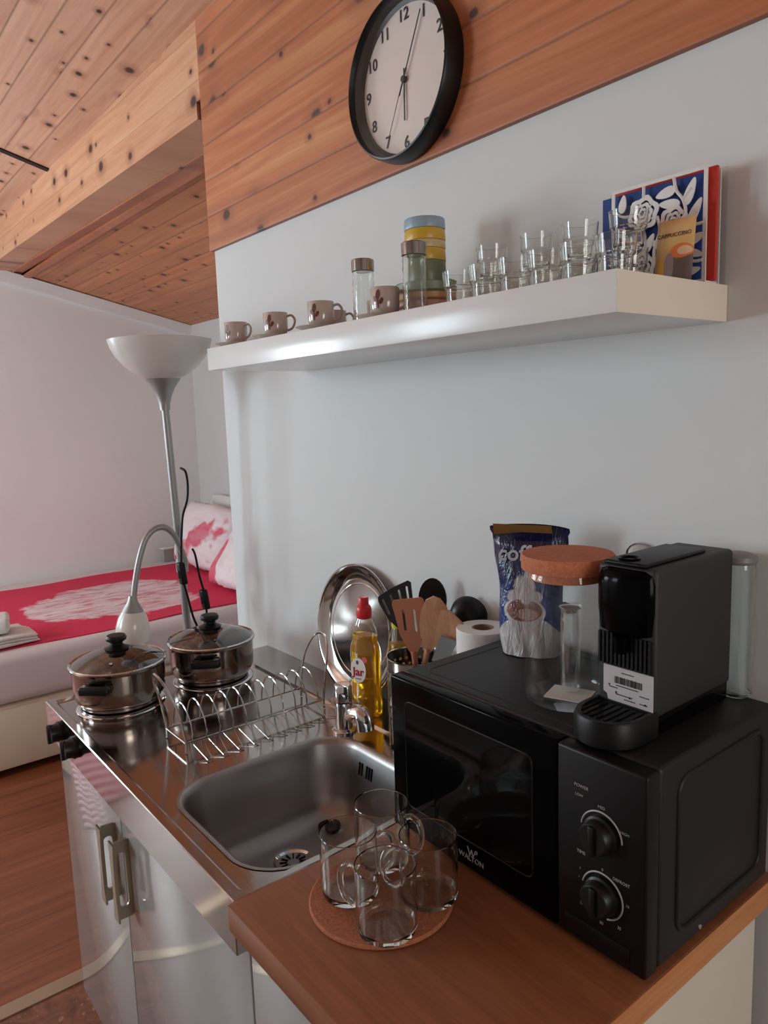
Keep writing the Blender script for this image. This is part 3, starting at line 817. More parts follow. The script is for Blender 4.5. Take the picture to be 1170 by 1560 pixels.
# stack of coloured plastic cups on glass bowls
cols = [('green', (108, 124, 98), .0, .046), ('yellow', (196, 160, 58), .046, .030), ('beige', (192, 174, 128), .067, .026), ('gold', (198, 164, 66), .084, .026), ('blue', (138, 164, 178), .103, .020)]
sx, sy = -.506, -.105
z = SZ
bowl_s = [('pink', (206, 158, 142), .0725, .036, 'bottom'), ('peach', (204, 160, 112), .0735, .014, 'middle'), ('sage', (136, 152, 132), .0745, .018, 'top')]
zb = z
for i, (n_, c_, r_, h_, w_) in enumerate(bowl_s):
    m = solid('plastic_' + n_, c_, .35, var=.01)
    k = .0515 + .0012 * i
    o = obj('plastic_bowl', lt([(0, 0), (k * .93, 0), (k, .003), (k, h_ - .002), (k + .0012, h_ - .001), (k - .002, h_ - .0005), (0, h_ - .0005)], 48), m, None, 35, (sx, sy, zb))
    tag(o, '%s plastic bowl, %s of the stack under the striped cups' % (n_, w_), 'bowl', 'stacked plastic bowls')
    zb += h_
for i, (n_, c_, z0, h_) in enumerate([('green', (112, 126, 98), 0, .038), ('yellow', (204, 166, 60), 0, .021), ('beige', (196, 178, 130), 0, .014), ('gold', (200, 164, 56), 0, .020), ('pale blue', (140, 166, 182), 0, .019)]):
    m = solid('plastic_' + n_, c_, .35, var=.01)
    R = .0365
    o = obj('plastic_cup', lt([(0, 0), (R, 0), (R + .0008, .002), (R, h_ - .002), (R - .001, h_ - .0003), (0, h_ - .0003)], 48), m, None, 35, (sx, sy, zb))
    tag(o, '%s plastic cup in the striped stack, %s' % (n_, ['lowest band', 'second band from the bottom', 'middle band', 'second band from the top', 'uppermost band'][i]), 'cup', 'striped plastic cup stack')
    zb += h_
# tumblers
def make_tumbler(label, x, y, z):
    bm = lt([(0, .0), (.0185, .0), (.0205, .003), (.0215, .024), (.0245, .0275), (.0265, .0505), (.0257, .0508), (.0235, .029), (.0205, .025), (.0195, .006), (0, .005)], 48, sup=.015)
    o = obj('glass_tumbler', bm, M_glasst, None, 24, (x, y, z))
    return tag(o, label, 'tumbler', 'small glass tumblers on the shelf')
ordn = ['leftmost', 'second from the left', 'third from the left', 'fourth from the left', 'fifth from the left', 'rightmost']
t0 = None
for i, x in enumerate((-.318, -.262, -.204, -.150, -.096, -.040)):
    lab = 'small stepped glass tumbler in the front row of the shelf, ' + ordn[i]
    if t0 is None: t0 = make_tumbler(lab, x, -.205, SZ)
    else: copy_tree(t0, (x, -.205, SZ), lab)
ordb = ['leftmost', 'second from the left', 'second from the right', 'rightmost']
for i, x in enumerate((-.338, -.245, -.165, -.085)):
    copy_tree(t0, (x, -.11, SZ), 'lower glass tumbler of the rear stacked pairs, ' + ordb[i])
    copy_tree(t0, (x, -.11, SZ + .0515), 'upper glass tumbler of the rear stacked pairs, ' + ordb[i])

# napkin holder with cut-out roses
nh = thing('napkin_holder', 'white cut-out rose panel napkin holder at the right end of the shelf', 'napkin holder', (-.150, -.055, SZ))
M_nh = solid('white_enamel', (216, 210, 206), .35, var=.01)
W, Hh = .1465, .150
bm = bmesh.new()
for a in ((0, .005, 0, Hh), (W - .005, W, 0, Hh), (.005, W - .005, Hh - .005, Hh), (.005, W - .005, 0, .005)): box(bm, a[0], a[1], 0, .0022, a[2], a[3])
def leaf(cx, cz, L, wd, ang):
    out = []
    for k in range(16):
        t = 2 * PI * k / 16; u = L / 2 * math.cos(t); v = wd / 2 * math.sin(t) * (1 - .35 * math.cos(t))
        a = math.radians(ang); out.append((cx + u * math.cos(a) - v * math.sin(a), cz + u * math.sin(a) + v * math.cos(a)))
    prism(bm, out, .0018, T((0, .0002, 0)))
def stem(pts, r=.0022):
    tube(bm, spline([(p[0], .001, p[1]) for p in pts], 5), r, 6)
def rose(cx, cz, R):
    n = 30
    for ring, (ra, rb) in enumerate(((.98, .70), (.60, .40), (.30, .16))):
        A = []; B = []; A2 = []; B2 = []
        for k in range(n):
            t = 2 * PI * k / n; ww = 1 + .09 * math.sin(6 * t + ring)
            for lst, rr, yy in ((A, ra, 0), (B, rb, 0), (A2, ra, .002), (B2, rb, .002)):
                lst.append(bm.verts.new((cx + R * rr * ww * math.cos(t), yy, cz + R * rr * ww * math.sin(t))))
        bridge(bm, A, B); bridge(bm, B2, A2); bridge(bm, A2, A); bridge(bm, B, B2)
    for a in range(5):
        t = a * 2 * PI / 5 + .4
        tube(bm, [(cx + R * .25 * math.cos(t), .001, cz + R * .25 * math.sin(t)), (cx + R * .8 * math.cos(t + .3), .001, cz + R * .8 * math.sin(t + .3))], .0014, 5)
rose(.052, .108, .024); rose(.098, .088, .021); rose(.050, .034, .022)
rose(.098, .036, .020)
for l in ((.018, .128, .026, .012, 80), (.086, .128, .030, .014, 190), (.092, .112, .032, .013, 170), (.122, .122, .036, .013, 68), (.130, .096, .034, .012, 60), (.062, .066, .028, .012, 60), (.030, .070, .026, .011, 110), (.132, .060, .026, .012, 20), (.132, .040, .022, .010, -20), (.020, .020, .024, .010, 50), (.128, .018, .022, .010, 10), (.080, .012, .022, .009, 20), (.016, .090, .022, .010, 70), (.076, .060, .022, .010, -40), (.020, .052, .022, .010, 30)):
    leaf(*l)
for s in (((.005, .118), (.018, .110), (.03, .108)), ((.052, .145), (.052, .130)), ((.098, .146), (.102, .128), (.112, .114), (.116, .096), (.106, .085)), ((.112, .114), (.124, .126)), ((.142, .078), (.128, .078), (.116, .084)), ((.052, .086), (.056, .066), (.050, .05)), ((.005, .044), (.018, .040), (.03, .036)), ((.142, .03), (.13, .03), (.116, .036)), ((.074, .1), (.078, .08), (.07, .056), (.07, .04)), ((.098, .07), (.1, .055)), ((.05, .005), (.05, .014)), ((.1, .005), (.1, .018))):
    stem(s)
obj('rose_panel', bm, M_nh, nh, 35)
obj('holder_foot', bx(.002, W - .002, .0024, .034, 0, .003), M_nh, nh)
bm = bmesh.new()
for a in ((0, .005, 0, Hh), (W - .005, W, 0, Hh), (.005, W - .005, Hh - .005, Hh), (.005, W - .005, 0, .005)): box(bm, a[0], a[1], .035, .037, a[2], a[3])
obj('rear_panel', bm, M_nh, nh)
tag(obj('paper_napkins', bx(-.172, -.0145, -.046, -.037, SZ + .0035, SZ + .1445, bev=.001), M_blue), 'blue paper napkins in the white rose napkin holder', 'napkins')
tag(obj('paper_napkins', bx(-.164, -.0005, -.036, -.0295, SZ + .0035, SZ + .152, bev=.001), M_red), 'red paper napkins behind the blue ones in the rose holder', 'napkins')
tag(obj('acrylic_sheet', bx(-.125, -.001, -.008, -.006, SZ + .0002, SZ + .155), thin_glass('acrylic', (.93, .93, .93), .6, 3, .05)), 'clear acrylic sheet leaning on the wall behind the napkin holder', 'sheet')
# drink sachet
def sachet_mat():
    m, nt, b = nm('sachet_print'); xyz = sep(nt, oco(nt))
    c = ramp(nt, mth(nt, 'DIVIDE', xyz[2], .085), [(.0, lin((150, 120, 104))), (.35, lin((198, 158, 110))), (.55, lin((216, 178, 112))), (1, lin((214, 170, 118)))])
    def blob(c, cx, cz, rx, rz, col):
        a = mth(nt, 'DIVIDE', mth(nt, 'SUBTRACT', xyz[0], cx), rx); d = mth(nt, 'DIVIDE', mth(nt, 'SUBTRACT', xyz[2], cz), rz)
        q = mth(nt, 'ADD', mth(nt, 'MULTIPLY', a, a), mth(nt, 'MULTIPLY', d, d))
        return mix(nt, mth(nt, 'MULTIPLY', mth(nt, 'SUBTRACT', 1.0, q), 8.0, clamp=True), c, lin(col))
    c = blob(c, .018, .012, .022, .032, (104, 90, 86)); c = blob(c, .012, .040, .016, .010, (222, 122, 62)); c = blob(c, .016, .040, .010, .006, (226, 190, 160))
    c = blob(c, -.016, .014, .006, .018, (214, 160, 60)); c = blob(c, -.004, .02, .007, .02, (150, 136, 134))
    nt.links.new(c, b.inputs['Base Color']); b.inputs['Roughness'].default_value = .35; return m
sc = thing('drink_sachet', 'yellow instant coffee sachet leaning on the rose napkin holder', 'sachet', (-.032, -.088, SZ + .0005), 0, rot=(math.radians(-8), 0, math.radians(4)))
bm = bmesh.new(); G = []
for i in range(13):
    row = []
    for j in range(17):
        u = -1 + 2 * i / 12; v = j / 16
        f = max(0, 1 - u ** 4) ** .5 * max(0, 1 - (2 * v - 1) ** 6) ** .5
        row.append((u * .0265, f * .006, v * .085))
    G.append(row)
for s in (-1, 1):
    V = [[bm.verts.new((p[0], s * p[1], p[2])) for p in r_] for r_ in G]
    for i in range(12):
        for j in range(16):
            q = (V[i][j], V[i + 1][j], V[i + 1][j + 1], V[i][j + 1]); bm.faces.new(q if s < 0 else q[::-1])
bmesh.ops.remove_doubles(bm, verts=bm.verts[:], dist=.0001)
obj('sachet_bag', bm, sachet_mat(), sc, 60)
obj('lettering', text_bm('CAPPUCCINO', .0075, T((.001, -.0068, .062)) @ FRONT), solid('brown_ink', (96, 66, 54), .6, var=0), sc)

# ---------------------------------------------------------------- clock
ck = thing('wall_clock', 'round white-faced wall clock with black rim on the wooden boards', 'clock', (-.642, -.0125, 2.216))
Rm = Matrix.Rotation(PI / 2, 4, 'X')     # lathe axis z -> -y
def cm(bm): bm.transform(Rm); return bm
obj('rim', cm(lt([(.120, 0), (.151, 0), (.152, .01), (.150, .036), (.1475, .041), (.1445, .042), (.143, .038), (.140, .014), (.120, .004)], 96, closed=True)), M_blackrub, ck, 40)
obj('face', cm(lt([(0, .010), (.1405, .010)], 96)), solid('clock_face', (222, 208, 200), .5, var=.01), ck)
nb = bmesh.new()
for h in range(1, 13):
    a = math.radians(90 - 30 * h)
    join_bm(nb, text_bm(str(h), .032, T((.116 * math.cos(a), -.0112, .116 * math.sin(a))) @ FRONT, bold=.0003))
obj('numerals', nb, M_ink, ck)
def hand(name, deg, L, tail, w, y):
    bm = bmesh.new(); box(bm, -w / 2, w / 2, y - .0008, y, -tail, L)
    o = obj(name, bm, M_ink, ck); o.rotation_euler = (0, math.radians(deg), 0); return o
hand('minute_hand', 27, .118, .03, .0028, -.015)
hand('hour_hand', 181, .075, .02, .0036, -.0135)
hand('second_hand', 207, .108, .02, .0012, -.0165)
obj('hub', cm(lt([(0, .0), (.006, 0), (.006, .018), (.004, .019), (0, .019)], 20)), M_ink, ck)
obj('glass', cm(lt([(0, .034), (.1425, .034)], 64)), thin_glass('clock_glass', (.98, .98, .98), .5, 4, .02), ck)

# ---------------------------------------------------------------- round tray leaning on the wall
ty = thing('round_tray', 'large round polished steel tray leaning on the wall behind the tap', 'tray', (-.866, -.0425, Zt + .0015), rot=(math.radians(-7.6), 0, 0))
bm = lt([(0, .0), (.128, .0), (.134, .002), (.147, .009), (.158, .018), (.164, .0235), (.1675, .0245), (.1675, .0255), (.163, .0252), (.155, .0188), (.145, .0110), (.132, .0045), (.127, .0025), (0, .0025)], 96)
bm.transform(T((0, .0, .159)) @ Matrix.Diagonal((.95, .72, .95, 1)) @ Rm)
obj('tray_pan', bm, M_tray, ty, 40)
bm = bmesh.new(); lathe(bm, [(.1155, .0027), (.117, .0036), (.1185, .0027)], 96); bm.transform(T((0, 0, .159)) @ Matrix.Diagonal((.95, .72, .95, 1)) @ Rm)
obj('tray_ridge', bm, M_chrome, ty)

# ---------------------------------------------------------------- dish soap bottles
def liquid_mat(name, col):
    m, nt, b = nm(name); b.inputs['Base Color'].default_value = lin(col); b.inputs['Roughness'].default_value = .08
    b.inputs['Transmission Weight'].default_value = .75; b.inputs['IOR'].default_value = 1.36
    n = noise(nt, oco(nt), 20, 2); bump(nt, b, n, .05, .002); return m
M_yel = liquid_mat('soap_yellow', (236, 178, 4))
M_plc = thin_glass('clear_plastic', (.97, .97, .93), .8, 3.5, .05)
def soap(label, loc, rz, capm, front=True):
    t = thing('dish_soap_bottle', label, 'bottle', loc, rz)
    # oval section bottle: lathe scaled in depth
    D = Matrix.Diagonal((1.12, .62, 1, 1))
    prof = [(0, 0), (.031, 0), (.0335, .004), (.0345, .03), (.033, .07), (.0335, .11), (.0345, .14), (.033, .157), (.0285, .170), (.0275, .176), (.0285, .184), (.025, .2), (.016, .222), (.0145, .226)]
    bm = lt(prof + [(0, .226)], 40); bm.transform(D); obj('bottle_body', bm, M_plc, t, 50)
    lq = [(r * .96, z_ + .0015) for r, z_ in prof[1:-3]] + [(.0275, .186), (0, .186)]
    bm = lt([(0, .0015)] + lq, 40); bm.transform(D); obj('soap_liquid', bm, M_yel, t, 50)
    cp = obj('cap', lt([(0, .224), (.0165, .224), (.0175, .227), (.0175, .243), (.0155, .25), (.0115, .254), (.0115, .268), (.0095, .271), (0, .271)], 28), capm, t)
    if front:
        bm = bmesh.new(); lathe(bm, [(0, 0), (.0195, 0)], 36); bm.transform(T((-.007, -.0222, .108)) @ Matrix.Diagonal((1, 1, 1.45, 1)) @ Rm)
        lb = obj('label_oval', bm, solid('label_white', (236, 230, 228), .4, var=0), t)
        lb['label'] = 'white oval label'
        obj('lettering', text_bm('Jar', .0265, T((-.007, -.0227, .104)) @ FRONT, bold=.0005), solid('jar_red', (176, 20, 44), .5, var=0), t)
        bm = bmesh.new(); lathe(bm, [(0, 0), (.0065, 0)], 20); bm.transform(T((.010, -.0225, .134)) @ Rm)
        obj('pink_flower', bm, solid('pink_print', (222, 92, 110), .5, var=0), t)
        bm = bmesh.new(); lathe(bm, [(0, 0), (.003, 0)], 14); bm.transform(T((-.009, -.0227, .126)) @ Matrix.Diagonal((1, 1, 1.6, 1)) @ Rm)
        obj('drop_print', bm, solid('blue_print', (36, 66, 100), .5, var=0), t)
        bm = bmesh.new(); box(bm, -.014, .0, -.0229, -.0224, .088, .0895); obj('underline', bm, M_ink, t)
    return t
soap('tall yellow dish soap bottle with a red cap beside the tap', (-.760, -.0865, Zt + .0005), math.radians(22), solid('red_cap', (206, 34, 48), .35, var=.01))
s2 = soap('yellow soap bottle with yellow cap half hidden behind the microwave corner', (-.690, -.048, Zt + .0005), math.radians(20), solid('yellow_cap', (222, 204, 40), .35, var=.01), False)
s2.scale = (.8, .8, .93)

# ---------------------------------------------------------------- utensils in a holder
def perforated():
    m, nt, b = nm('perforated_steel'); xyz = sep(nt, oco(nt))
    b.inputs['Base Color'].default_value = lin((186, 182, 178)); b.inputs['Metallic'].default_value = 1; b.inputs['Roughness'].default_value = .2
    ang = mth(nt, 'MULTIPLY', mth(nt, 'ARCTAN2', xyz[1], xyz[0]), 26 / (2 * PI))
    row = mth(nt, 'DIVIDE', xyz[2], .0125); ri = mth(nt, 'FLOOR', row)
    u = mth(nt, 'SUBTRACT', mth(nt, 'FRACT', mth(nt, 'ADD', ang, mth(nt, 'MULTIPLY', ri, .5))), .5)
    v = mth(nt, 'SUBTRACT', mth(nt, 'FRACT', row), .5)
    d = mth(nt, 'SQRT', mth(nt, 'ADD', mth(nt, 'MULTIPLY', u, u), mth(nt, 'MULTIPLY', v, v)))
    inr = mth(nt, 'MULTIPLY', mth(nt, 'GREATER_THAN', xyz[2], .025), mth(nt, 'LESS_THAN', xyz[2], .165))
    hole = mth(nt, 'MULTIPLY', mth(nt, 'LESS_THAN', d, .27), inr)
    nt.links.new(mth(nt, 'SUBTRACT', 1.0, hole), b.inputs['Alpha']); return m
uh = tag(obj('utensil_holder', lt([(0, 0), (.058, 0), (.0595, .002), (.0595, .178), (.0605, .18), (.0585, .18), (.058, .178), (.058, .004), (0, .003)], 64), perforated(), None, 50, (-.586, -.088, Zt + .0005)),
         'perforated round steel holder with the cooking utensils behind the microwave', 'utensil holder')
def handle_to(bm, p, q, r=.0045): tube(bm, [p, q], r, 10)
def utensil(name, label, mat, head, base, top, rollz, cat='utensil', r=.0045, s=1.2):
    """head: bmesh in local xz plane with its neck at origin going up +z"""
    t = thing(name, label, cat, base)
    d = (Vector(top) - Vector(base)); Lg = d.length
    q = d.to_track_quat('Z', 'Y').to_matrix().to_4x4()
    # keep local y facing the room
    zc_ = d.normalized(); yl = Vector((math.sin(rollz), math.cos(rollz), 0)); xl = yl.cross(zc_).normalized(); yl = zc_.cross(xl)
    Rq = Matrix((xl, yl, zc_)).transposed().to_4x4()
    head.transform(Rq @ T((0, 0, Lg)) @ Matrix.Diagonal((s, 1, s, 1)))
    obj('head', head, mat, t, 40)
    bm = bmesh.new(); tube(bm, [Rq @ Vector((0, 0, .0)), Rq @ Vector((0, 0, Lg + .006))], r, 12); obj('handle', bm, mat, t, 60)
    return t
def plate(outline, th, slots=(), bend=0.0):
    bm = bmesh.new()
    es = []
    loops = [outline] + list(slots)
    for L in loops:
        vs = [bm.verts.new((p[0], -th / 2, p[1])) for p in L]
        es += [bm.edges.new((vs[i], vs[(i + 1) % len(vs)])) for i in range(len(vs))]
    bmesh.ops.triangle_fill(bm, edges=es, use_beauty=True)
    r_ = bmesh.ops.extrude_face_region(bm, geom=bm.faces[:])
    bmesh.ops.translate(bm, vec=(0, th, 0), verts=[e for e in r_['geom'] if isinstance(e, bmesh.types.BMVert)])
    if bend:
        for v in bm.verts: v.co.y += bend * (v.co.x * v.co.x) * 10
    bmesh.ops.recalc_face_normals(bm, faces=bm.faces[:])
    return bm
def slot(cx, z0, z1, w_=.004, lean=0.0):
    n = 5; out = []
    for k in range(n + 1):
        t = PI * k / n; out.append((cx + lean * (z1 - z0) + w_ / 2 * math.cos(t), z1 + w_ / 2 * math.sin(t)))
    for k in range(n + 1):
        t = PI + PI * k / n; out.append((cx + w_ / 2 * math.cos(t), z0 + w_ / 2 * math.sin(t)))
    return out
turn = [(-.006, 0), (-.012, .012), (-.022, .035), (-.027, .07), (-.031, .092), (-.028, .099), (0, .102), (.024, .104), (.029, .1), (.028, .07), (.022, .035), (.012, .012), (.006, 0)]
hb = (-.545, -.082)
utensil('slotted_turner', 'brown slotted turner in front of the other utensils', M_turner, plate(turn, .003, [slot(-.011, .045, .08, .005), slot(.009, .043, .08, .005)]), (-.552, -.100, .91), (-.556, -.117, 1.098), -.55, r=.006, s=1.12)
sp = [(-.007, 0), (-.014, .02), (-.021, .045), (-.023, .07), (-.019, .09), (-.008, .101), (.004, .1), (.017, .088), (.024, .066), (.022, .04), (.013, .015), (.007, 0)]
utensil('wooden_spoon', 'light wooden spoon right of the brown turner', M_spoon, plate(sp, .006, bend=.35), (-.602, -.094, .91), (-.536, -.1, 1.105), -.6, r=.006, s=1.2)
sp2 = [(-.007, 0), (-.015, .02), (-.022, .05), (-.024, .085), (-.01, .09), (.024, .075), (.024, .045), (.015, .018), (.007, 0)]
utensil('wooden_spatula', 'pale wooden spatula behind the wooden spoon', M_spoon, plate(sp2, .005), (-.61, -.080, .91), (-.514, -.085, 1.10), -.55, r=.006, s=1.15)
bs = [(-.005, 0), (-.012, .012), (-.025, .03), (-.035, .062), (-.033, .07), (-.005, .078), (.022, .082), (.026, .078), (.022, .05), (.014, .022), (.005, 0)]
utensil('black_slotted_spatula', 'black slotted spatula fanned out to the left of the utensils', M_blackrub, plate(bs, .003, [slot(-.022, .04, .062, .004, -.2), slot(-.009, .035, .066, .004, -.1), slot(.003, .035, .07, .004, 0), slot(.014, .04, .072, .004, .1)]), (-.560, -.07, .91), (-.640, -.062, 1.106), -.6, s=1.35)
sp3 = [(.026 * math.cos(t * PI / 12), .04 + .04 * math.sin(t * PI / 12)) for t in range(24)]
utensil('black_serving_spoon', 'black oval serving spoon, the tallest of the utensils', M_blackrub, plate(sp3, .004, bend=.3), (-.575, -.066, .91), (-.574, -.052, 1.145), -.55, s=1.15)
bm = bmesh.new(); lathe(bm, [(0, .0), (.016, .002), (.029, .010), (.036, .022), (.038, .034), (.036, .034), (.034, .022), (.027, .012), (.015, .0045), (0, .003)], 36)
bm.transform(T((0, -.008, .036)) @ Matrix.Rotation(-PI / 2 + .0, 4, 'X'))
utensil('black_ladle', 'round black ladle at the right of the utensils', M_blackrub, bm, (-.622, -.070, .91), (-.505, -.044, 1.135), -.55, cat='ladle', s=1.0)
utensil('grey_spatula', 'grey handled tool with a blue patch, lowest at the right of the utensils', solid('grey_silicone', (134, 136, 138), .5), plate([(-.012, 0), (-.014, .05), (.014, .055), (.012, 0)], .006), (-.60, -.106, .91), (-.508, -.096, 1.085), -.55)

# kitchen roll behind the microwave
kr = thing('kitchen_roll', 'white kitchen paper roll standing behind the microwave', 'paper roll', (-.4175, -.064, Zt + .0005))
obj('paper', lt([(.021, 0), (.049, 0), (.050, .002), (.050, .268), (.049, .27), (.021, .27)], 48, closed=True), M_paper, kr)
obj('cardboard_tube', lt([(.0185, 0), (.0208, 0), (.0208, .27), (.0185, .27)], 32, closed=True), solid('cardboard', (150, 122, 104), .9), kr)

# ---------------------------------------------------------------- microwave
MX0, MX1, MY0, MY1, MZ0, MZ1 = -.366, .0925, -.330, -.022, .908, 1.162
mw = thing('microwave_oven', 'black microwave oven with two dials on the wooden worktop', 'microwave', (0, 0, 0))
bm = bx(MX0 + .002, MX1 - .001, MY0 + .028, MY1, MZ0, MZ1, bev=.006, seg=3)
obj('casing', bm, M_blackt, mw)
bm = bmesh.new()   # pressed panel on the side and ridges on the top
pts = [(p[0], p[1]) for p in rrect(-.262, -.05, .935, 1.135, .02, 5)]
tube(bm, [(MX1 - .0016, p[0], p[1]) for p in pts], .004, 8, closed=True)
obj('side_embossing', bm, M_blackt, mw, 60)
bm = bmesh.new()
tube(bm, [(p[0], p[1], MZ1 - .0026) for p in rrect(MX0 + .03, MX1 - .06, MY0 + .05, MY1 - .03, .015, 5)], .0036, 8, closed=True)
obj('top_embossing', bm, M_blackt, mw, 60)
DX = -.034
d = obj('door', bx(MX0, DX - .001, MY0, MY0 + .026, MZ0, MZ1 - .001, bev=.004, seg=3), M_blackg, mw)
# door window: recessed frame line
bm = bmesh.new()
tube(bm, [(p[0], MY0 - .0002, p[1]) for p in rrect(MX0 + .035, DX - .04, MZ0 + .045, MZ1 - .035, .012, 5)], .0012, 6, closed=True)
obj('window_frame', bm, M_black, d, 60)
obj('window_glass', bx(MX0 + .036, DX - .041, MY0 - .0006, MY0 + .001, MZ0 + .046, MZ1 - .036), solid('dark_window', (5, 5, 5), .05, var=0, spec=.1), d)
M_print = solid('grey_print', (150, 148, 146), .5, var=0)
lg = text_bm('WALTON', .0115, T((-.190, MY0 - .0004, .927)) @ FRONT)
for a, b_ in (((-.197, .944), (-.192, .932)), ((-.192, .932), (-.189, .941)), ((-.189, .941), (-.186, .932)), ((-.186, .932), (-.181, .941))):
    tube(lg, [(a[0], MY0 - .0003, a[1]), (b_[0], MY0 - .0003, b_[1])], .0008, 6)
tube(lg, [(-.180 + .0025 * math.cos(t * PI / 6), MY0 - .0003, .941 + .0025 * math.sin(t * PI / 6)) for t in range(12)], .0006, 5, closed=True)
obj('logo', lg, M_print, d)
cp = obj('control_panel', bx(DX, MX1, MY0, MY0 + .027, MZ0, MZ1 - .001, bev=.004, seg=3), M_black, mw)
def arc(cx, cz, R, a0, a1, r0=.0012):
    n = 26
    tube(PR, [(cx + R * math.cos(math.radians(a0 + (a1 - a0) * k / n)), MY0 - .0002, cz + R * math.sin(math.radians(a0 + (a1 - a0) * k / n))) for k in range(n + 1)], r0, 6)
K1, K2 = (.032, 1.066), (.034, .988)
for name_, words, arcs in (('power_scale', (('POWER', .003, 1.116, .006), ('LOW', .000, 1.104, .005), ('MED', .032, 1.1005, .005), ('HIGH', .064, 1.081, .005)), (K1, 172, 0)),
                           ('timer_scale', (('TIME', .003, 1.030, .006), ('DEFROST', .060, 1.018, .0055), ('10', .0685, .992, .005), ('0', .034, 1.0215, .005), ('35', .058, .958, .0055), ('30', .033, .951, .0055), ('25', .004, .962, .005), ('1', .0, .996, .004), ('3', .0015, 1.008, .004)), (K2, 168, -75))):
    PR = bmesh.new(); arc(*arcs[0], .0285, arcs[1], arcs[2])
    for s_, x, z_, sz in words: join_bm(PR, text_bm(s_, sz, T((x, MY0 - .0003, z_)) @ FRONT, extrude=.0001))
    obj(name_, PR, M_print, cp)
for kx, kz in (K1, K2):
    bm = lt([(0, .0), (.0235, .0), (.0235, .004), (.021, .006), (.020, .017), (.018, .019), (0, .019)], 40); bm.transform(Rm)
    kn = obj('dial', bm, M_blackrub, cp, 40, (kx, MY0 - .0002, kz))
    obj('dial_grip', bx(-.0035, .0035, -.024, -.018, -.019, .019, bev=.0015), M_blackrub, kn)
bm = bmesh.new()
box(bm, DX + .012, MX1 - .02, MY0 - .0012, MY0 + .001, .918, .938, bev=.0008); obj('open_button', bm, M_black, cp)
for fx, fy in ((MX0 + .04, MY0 + .05), (MX1 - .04, MY0 + .05), (MX0 + .04, MY1 - .04), (MX1 - .04, MY1 - .04)):
    obj('foot', lt([(0, .9005), (.012, .9005), (.013, .909), (0, .909)], 18, c=(fx, fy, 0)), M_blackrub, mw)
bm = lt([(0, 0), (.0035, 0), (.003, .0012), (0, .0018)], 16); bm.transform(T((MX1 - .0012, -.205, .917)) @ Matrix.Rotation(PI / 2, 4, 'Y'))
obj('screw', bm, M_chrome, mw)

# ---------------------------------------------------------------- capsule coffee machine
CZ = MZ1 + .0015
cmn = thing('coffee_machine', 'slim black capsule coffee machine on top of the microwave', 'coffee machine', (.004, 0, CZ))
CB = .042
obj('side_housing', bx(-CB, CB, -.242, -.0525, .024, .213, bev=.006, seg=4), M_blackm, cmn)
obj('machine_foot', bx(-CB + .003, CB - .003, -.240, -.055, .0, .026, bev=.002), M_blackg, cmn)
# front head, rounded towards the room
def head_outline(x0, x1, y0, yf, n=10):
    out = []
    for k in range(n + 1):
        t = PI + PI * k / n
        out.append(((x0 + x1) / 2 + (x1 - x0) / 2 * math.cos(t), y0 + (y0 - yf) * math.sin(t)))
    return out
bm = bmesh.new()
ol = head_outline(-CB + .002, CB - .002, -.240, -.258)
for zz_, k in ((.125, .90), (.128, .95), (.16, 1.0), (.19, 1.0), (.205, .94), (.208, .85)):
    pass
rings = []
for z_, ins in ((.126, .008), (.130, .002), (.16, .0), (.195, .0), (.2055, .003), (.2095, .009)):
    rings.append([bm.verts.new((p[0] * (1 - ins / CB), p[1] + (ins * .8 if p[1] < -.242 else 0), z_)) for p in ol])
for A, B in zip(rings[:-1], rings[1:]):
    for i in range(len(A) - 1): bm.faces.new((A[i], A[i + 1], B[i + 1], B[i]))
    bm.faces.new((A[-1], A[0], B[0], B[-1]))
bm.faces.new(rings[0]); bm.faces.new(rings[-1]); bmesh.ops.recalc_face_normals(bm, faces=bm.faces[:])
obj('brew_head', bm, M_blackg, cmn, 40)
obj('lever', bx(-CB + .010, CB - .014, -.244, -.1, .2125, .2185, bev=.003, seg=3), M_black, cmn)
obj('button_well', lt([(.009, .2185), (.013, .2185), (.014, .2202), (.0125, .2212), (.010, .2202)], 30, c=(-.006, -.226, 0), closed=True), M_blackg, cmn)
bm = bmesh.new()
for k in range(13):
    x = -.036 + .072 * k / 12; box(bm, x - .0015, x + .0015, -.246, -.2425, .082, .124)
for k in range(5): box(bm, -.038, .038, -.2445, -.2425, .084 + k * .0095, .0855 + k * .0095)
obj('front_grille', bm, M_black, cmn)
ol2 = [(-.031, .080), (.0405, .080), (.0405, .034), (-.024, .034), (-.0255, .041), (-.031, .044)]
bm = bmesh.new(); prism(bm, ol2, .0008, T((0, -.2432, 0)))
sk = obj('sticker', bm, solid('sticker_white', (178, 174, 176), .5, var=.01), cmn); sk['label'] = 'white barcode sticker'
bm = bmesh.new(); rr = random.Random(3); x = -.014
while x < .024:
    wd = rr.choice((.0005, .0008, .0013)); box(bm, x, x + wd, -.2437, -.2433, .0585, .0675); x += wd + rr.choice((.0005, .0009, .0012))
for z_, x0, x1 in ((.0735, -.004, .013), (.0555, -.012, .02), (.052, -.022, -.010), (.050, .022, .034), (.044, -.012, .012), (.0395, .0, .016), (.040, .022, .032)):
    x = x0
    while x < x1:
        wd = rr.uniform(.0008, .0018); box(bm, x, x + wd, -.2437, -.2433, z_ - .0006, z_ + .0006); x += wd + .0006
for x, z_ in ((-.012, .046), (.008, .0435), (.030, .0405), (-.022, .0545)): box(bm, x - .001, x + .001, -.2437, -.2433, z_ - .0013, z_ + .0013)
obj('barcode', bm, M_ink, sk)
